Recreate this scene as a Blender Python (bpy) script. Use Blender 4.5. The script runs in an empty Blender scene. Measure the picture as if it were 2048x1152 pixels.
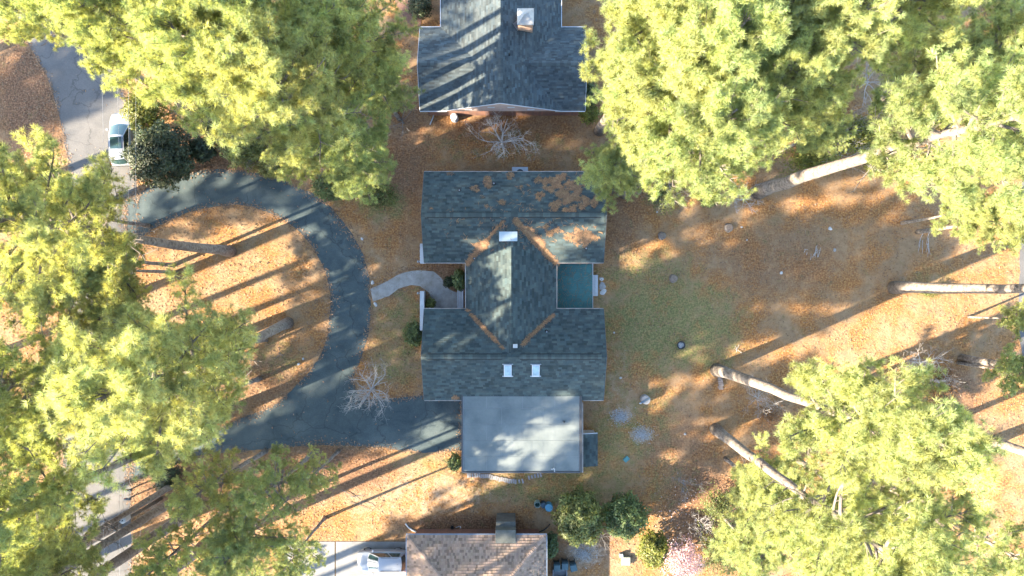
import bpy, bmesh, math, random
import numpy as np
from mathutils import Vector, Matrix, noise as mnoise
PI = math.pi; R = math.radians
SC = bpy.context.scene
COL = SC.collection
# ------------------------------------------------------------------ camera, sky, sun, exposure
CAMH = 63.0; PPM = 22.0                       # drone height (m); photo pixels per metre on the ground
cam = bpy.data.cameras.new('camera'); cam.sensor_width = 36.0
cam.lens = 36.0 / (2048 / PPM / CAMH); cam.clip_end = 3000; cam.clip_start = 0.5
camo = bpy.data.objects.new('camera', cam); COL.objects.link(camo); camo.location = (0, 0, CAMH)
SC.camera = camo
SUN_EL, SUN_AZ = R(25.5), R(22.5)             # light travels towards +x and a little +y
w = bpy.data.worlds.new('World'); SC.world = w; w.use_nodes = True
nt = w.node_tree; bg = nt.nodes['Background']; sky = nt.nodes.new('ShaderNodeTexSky')
sky.sky_type = 'NISHITA'; sky.sun_disc = False; sky.sun_elevation = SUN_EL
sky.sun_rotation = math.atan2(-math.cos(SUN_AZ), -math.sin(SUN_AZ))
sky.air_density = 1.0; sky.dust_density = 0.6; sky.ozone_density = 1.6
nt.links.new(sky.outputs[0], bg.inputs[0]); bg.inputs[1].default_value = 0.128
sl = bpy.data.lights.new('sun', 'SUN'); sl.energy = 5.0; sl.angle = R(0.6); sl.color = (1.0, 0.86, 0.66)
so = bpy.data.objects.new('sun', sl); COL.objects.link(so)
ldir = Vector((math.cos(SUN_AZ) * math.cos(SUN_EL), math.sin(SUN_AZ) * math.cos(SUN_EL), -math.sin(SUN_EL)))
so.rotation_euler = ldir.to_track_quat('-Z', 'Y').to_euler(); so.location = (-60, -25, 80)
SC.render.engine = 'CYCLES'
vs = SC.view_settings
vs.view_transform = 'Standard'; vs.look = 'None'; vs.gamma = 1.0; vs.use_curve_mapping = False
vs.exposure = 3.3
SC.cycles.max_bounces = 4; SC.cycles.diffuse_bounces = 3; SC.cycles.transmission_bounces = 3; SC.cycles.transparent_max_bounces = 4

def P(px, py, h=0.0):
    """photo pixel seen at height h -> world point"""
    k = (CAMH - h) / CAMH / PPM
    return Vector(((px - 1024) * k, (576 - py) * k, h))

# ------------------------------------------------------------------ materials
MATS = {}
K = .56          # overall reflectance of ground, roofs and paint at this exposure
def nodes_of(m):
    m.use_nodes = True
    return m.node_tree, m.node_tree.nodes['Principled BSDF']
def ramp(nt, fac, stops):
    r = nt.nodes.new('ShaderNodeValToRGB'); e = r.color_ramp.elements
    e[0].position, e[0].color = stops[0][0], (*stops[0][1], 1)
    e[1].position, e[1].color = stops[-1][0], (*stops[-1][1], 1)
    for p, c in stops[1:-1]:
        x = e.new(p); x.color = (*c, 1)
    nt.links.new(fac, r.inputs[0]); return r.outputs[0]
def tex_noise(nt, scale, detail=4, rough=.6, vec=None, dist=0):
    n = nt.nodes.new('ShaderNodeTexNoise'); n.inputs['Scale'].default_value = scale
    n.inputs['Detail'].default_value = detail; n.inputs['Roughness'].default_value = rough
    n.inputs['Distortion'].default_value = dist
    if vec is not None: nt.links.new(vec, n.inputs['Vector'])
    return n.outputs['Fac']
def wpos(nt):
    return nt.nodes.new('ShaderNodeNewGeometry').outputs['Position']
def mixc(nt, fac, a, b, mode='MIX'):
    m = nt.nodes.new('ShaderNodeMix'); m.data_type = 'RGBA'; m.blend_type = mode
    for sock, v in ((m.inputs[0], fac), (m.inputs[6], a), (m.inputs[7], b)):
        if isinstance(v, (int, float)): sock.default_value = v
        elif isinstance(v, tuple): sock.default_value = (*v, 1)
        else: nt.links.new(v, sock)
    return m.outputs[2]
def math_n(nt, op, a, b=None, clamp=False):
    m = nt.nodes.new('ShaderNodeMath'); m.operation = op; m.use_clamp = clamp
    for i, v in enumerate((a, b)):
        if v is None: continue
        if isinstance(v, (int, float)): m.inputs[i].default_value = v
        else: nt.links.new(v, m.inputs[i])
    return m.outputs[0]
def bump(nt, bs, h, strength, dist):
    b = nt.nodes.new('ShaderNodeBump'); b.inputs['Strength'].default_value = strength
    b.inputs['Distance'].default_value = dist
    nt.links.new(h, b.inputs['Height']); nt.links.new(b.outputs[0], bs.inputs['Normal'])
def pm(name, c1, c2=None, scale=3.0, rough=.8, bmp=0.0, bscale=20., bdist=.02, metal=0., attr=False, spec=.3, coat=0.):
    """plain procedural material: two colours mixed by noise, optional per-piece tint attribute, bump"""
    if name in MATS: return MATS[name]
    m = bpy.data.materials.new(name); nt, bs = nodes_of(m)
    c2 = c2 or tuple(x * .8 for x in c1); c1 = tuple(x * K for x in c1); c2 = tuple(x * K for x in c2)
    wp = wpos(nt)
    f = tex_noise(nt, scale, 5, .65, wp)
    c = ramp(nt, f, [(.32, c2), (.68, c1)])
    if attr:
        a = nt.nodes.new('ShaderNodeAttribute'); a.attribute_name = 'tint'
        c = mixc(nt, 1.0, c, a.outputs['Color'], 'MULTIPLY')
    nt.links.new(c, bs.inputs['Base Color'])
    bs.inputs['Roughness'].default_value = rough; bs.inputs['Metallic'].default_value = metal
    bs.inputs['Specular IOR Level'].default_value = spec; bs.inputs['Coat Weight'].default_value = coat
    if bmp: bump(nt, bs, tex_noise(nt, bscale, 4, .7, wp), bmp, bdist)
    MATS[name] = m; return m
def foliage(name, c, trans=.4, tcol=None, var=.25, rough=.55, k0=.72):
    """leaves: diffuse + translucent, coloured by the per-tuft tint and a per-plant random value"""
    m = bpy.data.materials.new(name); m.use_nodes = True; nt = m.node_tree; c = tuple(x * k0 for x in c)
    bs = nt.nodes['Principled BSDF']; out = nt.nodes['Material Output']
    a = nt.nodes.new('ShaderNodeAttribute'); a.attribute_name = 'tint'
    oi = nt.nodes.new('ShaderNodeObjectInfo')
    k = math_n(nt, 'MULTIPLY_ADD', oi.outputs['Random'], var); k.node.inputs[2].default_value = 1 - var / 2
    col = mixc(nt, 1.0, c, a.outputs['Color'], 'MULTIPLY')
    hv = nt.nodes.new('ShaderNodeHueSaturation'); nt.links.new(col, hv.inputs['Color'])
    nt.links.new(k, hv.inputs['Value'])
    hu = math_n(nt, 'MULTIPLY_ADD', oi.outputs['Random'], -.03); hu.node.inputs[2].default_value = .515
    nt.links.new(hu, hv.inputs['Hue'])
    nt.links.new(hv.outputs[0], bs.inputs['Base Color']); bs.inputs['Roughness'].default_value = rough
    bs.inputs['Specular IOR Level'].default_value = .35
    tr = nt.nodes.new('ShaderNodeBsdfTranslucent')
    tcl = mixc(nt, 1.0, hv.outputs[0], tcol or (1.25, 1.2, .6), 'MULTIPLY'); nt.links.new(tcl, tr.inputs[0])
    mx = nt.nodes.new('ShaderNodeMixShader'); mx.inputs[0].default_value = trans
    nt.links.new(bs.outputs[0], mx.inputs[1]); nt.links.new(tr.outputs[0], mx.inputs[2])
    nt.links.new(mx.outputs[0], out.inputs['Surface'])
    MATS[name] = m; return m
def glass(name, c=(.02, .035, .04), rough=.06):
    m = bpy.data.materials.new(name); nt, bs = nodes_of(m)
    f = tex_noise(nt, 2.0, 3, .6, wpos(nt)); nt.links.new(ramp(nt, f, [(.3, c), (.7, tuple(x * 1.6 for x in c))]), bs.inputs['Base Color'])
    bs.inputs['Roughness'].default_value = rough; bs.inputs['Specular IOR Level'].default_value = .8
    MATS[name] = m; return m

# ------------------------------------------------------------------ mesh builder
class MB:
    def __init__(s): s.v = []; s.f = []; s.c = []
    def add(s, vs, fs, col=None):
        o = len(s.v); s.v.extend([tuple(x) for x in vs]); s.f.extend([tuple(i + o for i in f) for f in fs])
        s.c.extend([col or (1, 1, 1)] * len(vs)); return s
    def box(s, a, b, rz=0, piv=None, col=None):
        x0, y0, z0 = a; x1, y1, z1 = b
        vs = [Vector(q) for q in ((x0, y0, z0), (x1, y0, z0), (x1, y1, z0), (x0, y1, z0), (x0, y0, z1), (x1, y0, z1), (x1, y1, z1), (x0, y1, z1))]
        if rz:
            c = Vector(piv) if piv else Vector(((x0 + x1) / 2, (y0 + y1) / 2, 0)); m = Matrix.Rotation(rz, 3, 'Z')
            vs = [m @ (q - c) + c for q in vs]
        return s.add(vs, [(3, 2, 1, 0), (4, 5, 6, 7), (0, 1, 5, 4), (1, 2, 6, 5), (2, 3, 7, 6), (3, 0, 4, 7)], col)
    def tube(s, pts, rad, n=6, cap=True, col=None):
        pts = [Vector(p) for p in pts]; rs = rad if isinstance(rad, (list, tuple)) else [rad] * len(pts)
        vs = []; fs = []
        for i, p in enumerate(pts):
            d = (pts[min(i + 1, len(pts) - 1)] - pts[max(i - 1, 0)])
            d = d.normalized() if d.length > 1e-9 else Vector((0, 0, 1))
            a = d.cross(Vector((0.13, .21, 1)) if abs(d.z) < .9 else Vector((1, .1, 0))).normalized(); b = d.cross(a)
            for k in range(n):
                t = 2 * PI * k / n; vs.append(p + (a * math.cos(t) + b * math.sin(t)) * rs[i])
        for i in range(len(pts) - 1):
            for k in range(n):
                fs.append((i * n + k, i * n + (k + 1) % n, (i + 1) * n + (k + 1) % n, (i + 1) * n + k))
        if cap:
            fs.append(tuple(range(n))[::-1]); fs.append(tuple((len(pts) - 1) * n + k for k in range(n)))
        return s.add(vs, fs, col)
    def lathe(s, prof, c=(0, 0, 0), n=20, wob=0, col=None):
        vs = []; fs = []
        for (r, z) in prof:
            for k in range(n):
                t = 2 * PI * k / n; q = r * (1 + wob * math.sin(3 * t + 1) + wob * .6 * math.sin(7 * t))
                vs.append((c[0] + q * math.cos(t), c[1] + q * math.sin(t), c[2] + z))
        for i in range(len(prof) - 1):
            for k in range(n):
                fs.append((i * n + k, i * n + (k + 1) % n, (i + 1) * n + (k + 1) % n, (i + 1) * n + k))
        fs.append(tuple(range(n))[::-1]); fs.append(tuple((len(prof) - 1) * n + k for k in range(n)))
        return s.add(vs, fs, col)
    def poly(s, pts, z0, z1=None, col=None):
        """polygon (list of xy) as sheet at z0, or prism z0..z1"""
        from mathutils.geometry import tessellate_polygon
        q = [Vector((p[0], p[1], 0)) for p in pts]; tri = tessellate_polygon([q])
        ar = sum(q[i].x * q[(i + 1) % len(q)].y - q[(i + 1) % len(q)].x * q[i].y for i in range(len(q)))
        top = z0 if z1 is None else z1
        fs = []
        for t in tri:
            a, b, c = (q[i] for i in t); fs.append(t if (b - a).cross(c - a).z > 0 else t[::-1])
        s.add([(p.x, p.y, top) for p in q], fs, col)
        if z1 is not None:
            n = len(q); vs = [(p.x, p.y, z0) for p in q] + [(p.x, p.y, z1) for p in q]
            s.add(vs, [((i, (i + 1) % n, n + (i + 1) % n, n + i) if ar > 0 else ((i + 1) % n, i, n + i, n + (i + 1) % n)) for i in range(n)], col)
        return s
    def mesh(s, name, m, smooth=False, tint=False):
        me = bpy.data.meshes.new(name); me.from_pydata(s.v, [], s.f); 
        if m: me.materials.append(m)
        if tint:
            a = me.color_attributes.new('tint', 'FLOAT_COLOR', 'POINT')
            a.data.foreach_set('color', np.array([(*c, 1) for c in s.c], dtype=np.float32).ravel())
        if smooth: me.polygons.foreach_set('use_smooth', [True] * len(me.polygons))
        me.update(); return me
    def build(s, name, m, parent=None, world=False, smooth=False, tint=False, bevel=0):
        return obj(name, s.mesh(name, m, smooth, tint), parent, world, bevel)
def obj(name, me, parent=None, world=False, bevel=0):
    o = bpy.data.objects.new(name, me); COL.objects.link(o)
    if parent is not None:
        o.parent = parent
        if world: o.location = -parent.location
    if bevel:
        b = o.modifiers.new('bevel', 'BEVEL'); b.width = bevel; b.segments = 2; b.limit_method = 'ANGLE'
    return o
def tag(o, label=None, cat=None, group=None, kind=None):
    if label: o['label'] = label
    if cat: o['category'] = cat
    if group: o['group'] = group
    if kind: o['kind'] = kind
    return o
def thing(name, label, cat, loc=(0, 0, 0), group=None, rz=0):
    o = bpy.data.objects.new(name, None); COL.objects.link(o); o.location = loc; o.rotation_euler = (0, 0, rz)
    o.empty_display_size = .3
    return tag(o, label, cat, group)
def tri_mesh(name, V, F, C, m):
    """fast mesh from numpy arrays; F is (n,3) or (n,4)"""
    me = bpy.data.meshes.new(name); k = F.shape[1]
    me.vertices.add(len(V)); me.vertices.foreach_set('co', V.astype(np.float32).ravel())
    me.loops.add(F.size); me.loops.foreach_set('vertex_index', F.astype(np.int32).ravel())
    me.polygons.add(len(F)); me.polygons.foreach_set('loop_start', np.arange(0, F.size, k, dtype=np.int32))
    me.polygons.foreach_set('loop_total', np.full(len(F), k, dtype=np.int32))
    me.materials.append(m); me.update(calc_edges=True)
    if C is not None:
        a = me.color_attributes.new('tint', 'FLOAT_COLOR', 'POINT')
        a.data.foreach_set('color', np.concatenate([C, np.ones((len(C), 1))], 1).astype(np.float32).ravel())
    return me
def norm(a): return a / (np.linalg.norm(a, axis=-1, keepdims=True) + 1e-9)
def catmull(pts, n=6, closed=False):
    out = []; m = len(pts); 
    for i in range(m if closed else m - 1):
        p = [np.array(pts[(i + k) % m if closed else min(max(i + k, 0), m - 1)], float) for k in (-1, 0, 1, 2)]
        for j in range(n):
            t = j / n
            out.append(tuple(.5 * (2 * p[1] + (p[2] - p[0]) * t + (2 * p[0] - 5 * p[1] + 4 * p[2] - p[3]) * t * t + (3 * p[1] - p[0] - 3 * p[2] + p[3]) * t ** 3)))
    if not closed: out.append(tuple(map(float, pts[-1])))
    return out
def in_poly(x, y, poly):
    r = np.zeros(x.shape, bool); n = len(poly); j = n - 1
    for i in range(n):
        xi, yi = poly[i]; xj, yj = poly[j]
        c = ((yi > y) != (yj > y)) & (x < (xj - xi) * (y - yi) / ((yj - yi) + 1e-12) + xi); r ^= c; j = i
    return r
def wxy(pts, h=0): return [tuple(P(px, py, h)[:2]) for px, py in pts]

# ------------------------------------------------------------------ ground, road, drives
def build_ground():
    def axis(half, step):
        c = np.arange(-half, half + step / 2, step); o = [half + 3, half + 8, half + 18, half + 40, half + 90, half + 200, 700]
        return np.concatenate([-np.array(o[::-1]), c, np.array(o)])
    X = axis(50, .4); Y = axis(30, .4); gx, gy = np.meshgrid(X, Y); nx, ny = len(X), len(Y)
    px = gx * PPM + 1024; py = 576 - gy * PPM
    def blob(cx, cy, rx, ry, a=1.0, rot=0):
        dx, dy = px - cx, py - cy; c, s = math.cos(rot), math.sin(rot)
        u, v = (dx * c + dy * s) / rx, (-dx * s + dy * c) / ry
        return a * np.clip(1.25 - (u * u + v * v), 0, 1)
    grass = np.maximum.reduce([blob(1340, 650, 170, 105), blob(1300, 560, 120, 70, .75), blob(1420, 690, 80, 70, .8), blob(1230, 720, 50, 130, .5),
        blob(1230, 880, 90, 70, .7), blob(1300, 830, 70, 80, .5), blob(1100, 975, 170, 40, .8), blob(1180, 960, 120, 40, .7), blob(800, 660, 60, 110, .6), blob(790, 730, 60, 50, .7),
        blob(870, 930, 80, 40, .5), blob(1000, 290, 180, 40, .35), blob(770, 410, 60, 40, .8), blob(430, 480, 50, 40, .25), blob(560, 520, 60, 60, .25), blob(560, 720, 60, 50, .5), blob(1010, 985, 120, 30, .5),
        blob(640, 385, 110, 30, .5), blob(1560, 460, 120, 60, .15), blob(1330, 960, 70, 60, .4), blob(1880, 560, 70, 30, .4)])
    litter = np.maximum.reduce([blob(60, 190, 90, 150), blob(680, 940, 150, 60, .9), blob(350, 980, 120, 70, .8), blob(520, 760, 110, 60, .7), blob(1350, 890, 90, 80, .6),
        blob(1560, 520, 160, 90, .5), blob(1000, 250, 250, 60, .5), blob(1400, 1010, 90, 110, .9), blob(1900, 800, 90, 80, .8), blob(1240, 380, 60, 200, .6), blob(460, 300, 150, 80, .9), blob(820, 300, 60, 150, .7), blob(930, 1050, 160, 25, .9), blob(1180, 1090, 80, 60, .6), blob(1000, 500, 250, 200, .5), blob(880, 560, 60, 60, .7)])
    sand = np.maximum.reduce([blob(1170, 1105, 45, 35, 1.), blob(1242, 832, 24, 18, 1.3), blob(1284, 870, 26, 18, 1.3), blob(870, 985, 150, 60, .55), blob(760, 1020, 110, 50, .45), blob(1240, 770, 40, 110, .35), blob(770, 560, 60, 120, .25), blob(1350, 1000, 60, 60, .2), blob(310, 1010, 30, 40, .5), blob(1240, 1110, 60, 40, .35)])
    hz = np.zeros(gx.shape)
    V = np.stack([gx, gy, hz], -1).reshape(-1, 3)
    i = np.arange(nx * ny).reshape(ny, nx)
    F = np.stack([i[:-1, :-1], i[:-1, 1:], i[1:, 1:], i[1:, :-1]], -1).reshape(-1, 4)
    m = bpy.data.materials.new('ground_pine_straw'); nt, bs = nodes_of(m)
    C = np.stack([grass, litter, sand], -1).reshape(-1, 3)
    me = tri_mesh('ground', V, F, C, m)
    wp = wpos(nt); at = nt.nodes.new('ShaderNodeAttribute'); at.attribute_name = 'tint'
    sep = nt.nodes.new('ShaderNodeSeparateColor'); nt.links.new(at.outputs['Color'], sep.inputs[0])
    n1 = tex_noise(nt, .35, 6, .65, wp); n2 = tex_noise(nt, 1.7, 6, .75, wp); n3 = tex_noise(nt, 5.5, 6, .8, wp); n4 = tex_noise(nt, 1.1, 5, .7, wp, .6)
    straw = ramp(nt, n3, [(.30, (.07, .036, .018)), (.45, (.235, .120, .050)), (.56, (.37, .205, .088)), (.70, (.58, .40, .22))])
    straw = mixc(nt, ramp(nt, n1, [(.42, (0, 0, 0)), (.60, (1, 1, 1))]), straw, mixc(nt, n2, (.15, .095, .06), (.44, .33, .21)))
    leaf = ramp(nt, n3, [(.30, (.035, .022, .018)), (.46, (.15, .088, .056)), (.57, (.25, .15, .10)), (.72, (.46, .31, .20))])
    gr = ramp(nt, n3, [(.28, (.055, .060, .025)), (.48, (.165, .170, .072)), (.60, (.27, .235, .12)), (.74, (.42, .36, .20))])
    sd = ramp(nt, n3, [(.28, (.16, .13, .10)), (.5, (.36, .31, .255)), (.72, (.55, .51, .45))])
    def mask(ch, ns, k, lo, hi):
        f = math_n(nt, 'MULTIPLY_ADD', math_n(nt, 'SUBTRACT', ns, .5), k); nt.links.new(sep.outputs[ch], f.node.inputs[2])
        mr = nt.nodes.new('ShaderNodeMapRange'); mr.inputs[1].default_value = lo; mr.inputs[2].default_value = hi
        nt.links.new(f, mr.inputs[0]); return mr.outputs[0]
    c = mixc(nt, mask(1, n4, 1.6, .15, 1.0), straw, leaf)
    c = mixc(nt, mask(0, n4, 3.0, .22, 1.1), c, gr)
    c = mixc(nt, mask(2, n2, 2.4, .35, 1.2), c, sd)
    # dark cones / pale twigs as fine specks
    v = nt.nodes.new('ShaderNodeTexVoronoi'); v.inputs['Scale'].default_value = 2.6; nt.links.new(wp, v.inputs['Vector'])
    c = mixc(nt, ramp(nt, v.outputs['Distance'], [(.06, (.75, .75, .75)), (.12, (0, 0, 0))]), c, (.06, .04, .03))
    c = mixc(nt, 1.0, c, (.77, .70, .62), 'MULTIPLY')
    nt.links.new(c, bs.inputs['Base Color']); bs.inputs['Roughness'].default_value = .95; bs.inputs['Specular IOR Level'].default_value = .1
    bump(nt, bs, math_n(nt, 'ADD', n3, math_n(nt, 'MULTIPLY', n2, 1.2)), .9, .14)
    o = obj('ground', me); tag(o, kind='structure'); return o
build_ground()

def asphalt(name, c1, c2, streak=True, teal=0):
    m = bpy.data.materials.new(name); nt, bs = nodes_of(m); wp = wpos(nt)
    n1 = tex_noise(nt, .45, 6, .65, wp, .4); n2 = tex_noise(nt, 9, 4, .75, wp)
    c = ramp(nt, n1, [(.3, c2), (.7, c1)])
    c = mixc(nt, .35, c, ramp(nt, n2, [(.3, (.25, .25, .25)), (.7, (.85, .85, .85))]), 'OVERLAY')
    v = nt.nodes.new('ShaderNodeTexVoronoi'); v.feature = 'DISTANCE_TO_EDGE'; v.inputs['Scale'].default_value = .22
    mp = nt.nodes.new('ShaderNodeVectorMath'); mp.operation = 'ADD'; nt.links.new(wp, mp.inputs[0])
    nn = nt.nodes.new('ShaderNodeTexNoise'); nn.inputs['Scale'].default_value = .8; nn.inputs['Detail'].default_value = 5; nt.links.new(wp, nn.inputs['Vector'])
    sc = nt.nodes.new('ShaderNodeVectorMath'); sc.operation = 'SCALE'; sc.inputs[3].default_value = 1.6; nt.links.new(nn.outputs['Color'], sc.inputs[0]); nt.links.new(sc.outputs[0], mp.inputs[1])
    nt.links.new(mp.outputs[0], v.inputs['Vector'])
    c = mixc(nt, math_n(nt, 'MULTIPLY', ramp(nt, v.outputs['Distance'], [(.004, (1, 1, 1)), (.012, (0, 0, 0))]), .4), c, tuple(x * .3 for x in c2))
    # brown fallen needles in drifts
    n5 = tex_noise(nt, 1.4, 6, .75, wp, .5)
    c = mixc(nt, ramp(nt, n5, [(.62, (0, 0, 0)), (.74, (.55, .55, .55))]), c, (.20, .14, .09))
    c = mixc(nt, 1.0, c, (K, K, K), 'MULTIPLY')
    nt.links.new(c, bs.inputs['Base Color']); bs.inputs['Roughness'].default_value = .85; bs.inputs['Specular IOR Level'].default_value = .25
    bump(nt, bs, n2, .35, .02); return m
M_ROAD = asphalt('faded_asphalt', (.17, .16, .15), (.11, .108, .105))
M_DRIVE = asphalt('drive_asphalt', (.100, .128, .127), (.036, .060, .067))
def ragged(pts, amp, seed, step=.25):
    out = []; n = len(pts)
    for i in range(n):
        a, b = np.array(pts[i]), np.array(pts[(i + 1) % n]); L = np.linalg.norm(b - a); k = max(1, int(L / step))
        for j in range(k):
            q = a + (b - a) * j / k; d = (b - a) / (L + 1e-9); nv = np.array((-d[1], d[0]))
            e = mnoise.noise((q[0] * .9, q[1] * .9, seed)) * amp + mnoise.noise((q[0] * 4, q[1] * 4, seed + 9)) * amp * .45
            out.append(tuple(q + nv * e))
    return out
cl = catmull([(20, -420), (40, -160), (75, -40), (112, 40), (160, 130), (190, 230), (205, 330), (208, 450), (204, 600), (198, 800), (196, 1000), (198, 1200), (200, 1500), (200, 2100)], 8)
lft, rgt = [], []
for i, p in enumerate(cl):
    d = np.array(cl[min(i + 1, len(cl) - 1)]) - np.array(cl[max(i - 1, 0)]); d = d / np.linalg.norm(d); nv = np.array((-d[1], d[0]))
    lft.append(tuple(np.array(p) + nv * 70)); rgt.append(tuple(np.array(p) - nv * 66))
ROAD = ragged(wxy(lft + rgt[::-1]), .10, 3, .5)
tag(MB().poly(ROAD, .006).build('road', M_ROAD), kind='structure')
outer = [(250, 402), (310, 368), (365, 350), (430, 338), (540, 352), (640, 398), (698, 458), (730, 520), (742, 595), (737, 665), (722, 715), (706, 758)]
apron = [(720, 800), (775, 796), (925, 785), (925, 899), (880, 903), (850, 906)]
lower = [(770, 896), (690, 891), (600, 893), (480, 904), (400, 910), (330, 932), (255, 968)]
inner = [(255, 930), (300, 905), (370, 880), (450, 850), (520, 822), (562, 800), (612, 750), (645, 700), (657, 650), (660, 590), (645, 530), (610, 475), (560, 436), (490, 412), (420, 415), (350, 435), (300, 463), (250, 500)]
DRIVE = ragged(wxy(catmull(outer, 5) + apron + catmull(lower, 5) + catmull(inner, 5)), .11, 7)
tag(MB().poly(DRIVE, .012).build('driveway', M_DRIVE), kind='structure')
ISLAND = wxy(catmull(inner, 4))
M_CONC = pm('walk_concrete', (.42, .40, .37), (.27, .25, .22), 1.6, .9, .3, 25, .01)
wt = catmull([(741, 578), (775, 562), (800, 548), (832, 541), (868, 543)], 5) + catmull([(868, 543), (884, 558), (896, 576), (908, 583), (915, 585)], 5)
wb = [(915, 617), (866, 618), (866, 602), (858, 585), (840, 572), (822, 570), (798, 577), (778, 592), (746, 603)]
WALK = wxy(wt + wb)
wk = MB().poly(WALK, .0, .05).build('walkway', M_CONC); tag(wk, kind='structure')
NDRIVE = wxy([(648, 1083), (818, 1083), (818, 1230), (300, 1230), (300, 1180), (560, 1160)])
for n_, (xa, xb) in enumerate(((300, 566), (568, 670), (672, 818))):          # separate poured slabs
    y0 = -23.05; q = [P(xa, 0).x, P(xb, 0).x]
    sx = max(q[0], P(640, 0).x) if n_ else q[0]
    tag(MB().box((q[0], -31, 0), (q[1] - .02, y0 if n_ else -26.6, .045)).build('concrete_drive', pm('drive_concrete', (.30, .295, .28), (.21, .205, .195), .9, .9, .25, 30, .01)), kind='structure')
def brickpave():
    m = bpy.data.materials.new('brick_paving'); nt, bs = nodes_of(m); wp = wpos(nt)
    b = nt.nodes.new('ShaderNodeTexBrick'); b.inputs['Scale'].default_value = 2.4; nt.links.new(wp, b.inputs['Vector'])
    b.inputs['Color1'].default_value = (.24, .105, .065, 1); b.inputs['Color2'].default_value = (.17, .08, .055, 1); b.inputs['Mortar'].default_value = (.13, .10, .08, 1)
    c = mixc(nt, .5, b.outputs[0], ramp(nt, tex_noise(nt, 3, 5, .7, wp), [(.3, (.3, .3, .3)), (.7, (.75, .7, .65))]), 'OVERLAY')
    c = mixc(nt, 1.0, c, (K, K, K), 'MULTIPLY')
    nt.links.new(c, bs.inputs['Base Color']); bs.inputs['Roughness'].default_value = .9; return m
BRICKWALK = wxy([(770, -60), (792, 10), (812, 40), (834, 66), (842, 60), (842, 30), (822, 0), (800, -60)])
tag(MB().poly(BRICKWALK, .0, .03).build('brick_path', brickpave()), kind='structure')
RROAD = wxy([(2036, -300), (2040, 60), (2046, 300), (2036, 600), (2040, 680), (2058, 800), (2080, 1300), (2300, 1300), (2300, -300)])
tag(MB().poly(ragged(RROAD, .12, 5, .5), .006).build('rear_lane', M_ROAD), kind='structure')

# ------------------------------------------------------------------ roofs
rng = random.Random(5)
def shingle_slope(mb, p0, u, v, U, V, l0=0., l1=0., e=.2, ln=(.25, .55), t=.042, pal=None):
    """courses of single shingles laid up a slope; l0,l1 are the insets of both ends at the top (hips)"""
    p0, u, v = Vector(p0), Vector(u).normalized(), Vector(v).normalized(); n = u.cross(v).normalized()
    rows = int(V / e + .999)
    for r in range(rows):
        va, vb = r * e, min((r + 1) * e + .03, V); k = (va + e * .5) / V
        a, b = l0 * k, U - l1 * k
        if b - a < .05: continue
        x = a - rng.uniform(0, ln[0]) * .9; first = True
        while x < b:
            L = rng.uniform(*ln); xa, xb = max(x, a), min(x + L, b) - .006
            x += L
            if xb - xa < .02: continue
            tt = t * rng.uniform(.8, 1.25); col = pal(r)
            q = lambda uu, vv, h: p0 + u * uu + v * vv + n * h
            mb.add([q(xa, va, tt), q(xb, va, tt), q(xb, vb, .006), q(xa, vb, .006), q(xa, va, -.004), q(xb, va, -.004)],
                   [(0, 1, 2, 3), (4, 5, 1, 0), (4, 0, 3), (5, 2, 1)], col)
def pal_slate(r):
    k = rng.choice((.66, .8, .93, 1.0, 1.1, 1.24)) * rng.uniform(.9, 1.1); g = rng.uniform(-.05, .06)
    return (k * (1 - g), k, k * (1 + g * .8))
def pal_brown(r):
    k = rng.choice((.62, .86, .98, 1.03, 1.06, 1.1)) * rng.uniform(.9, 1.1)
    return (k * rng.uniform(.98, 1.05), k, k * rng.uniform(.92, 1.02))
M_SLATE = pm('charcoal_shingle', (.080, .103, .098), (.048, .072, .073), 1.3, .85, .5, 40, .01, attr=True, spec=.25)
M_NAVY = pm('blue_grey_shingle', (.092, .110, .112), (.060, .078, .084), 1.6, .85, .5, 40, .01, attr=True, spec=.25)
M_TAN = pm('tan_shingle', (.40, .285, .215), (.31, .22, .165), 1.2, .88, .4, 40, .01, attr=True, spec=.2)
M_DECK = pm('roof_underlay', (.05, .055, .06), rough=.9)
M_WHITE = pm('white_paint', (.60, .62, .64), (.48, .50, .52), 2., .5)
M_BRICK = brickpave(); M_BRICK.name = 'wall_brick'
M_SIDING = pm('siding', (.46, .40, .35), (.38, .33, .29), 2., .8)
M_GUTTER = pm('gutter_white', (.46, .42, .38), (.22, .17, .13), 1.2, .5)
M_STRAW = pm('dry_pine_straw', (.36, .215, .115), (.22, .125, .065), 5., .9, attr=True)
M_EDGE = pm('roof_edge_metal', (.10, .095, .09), (.07, .07, .07), 2, .6)
M_DARKMETAL = pm('dark_metal', (.05, .055, .06), rough=.5, metal=.6)
M_GREYMETAL = pm('grey_metal', (.46, .50, .54), (.36, .40, .44), 3., .45, metal=.25)

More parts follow.
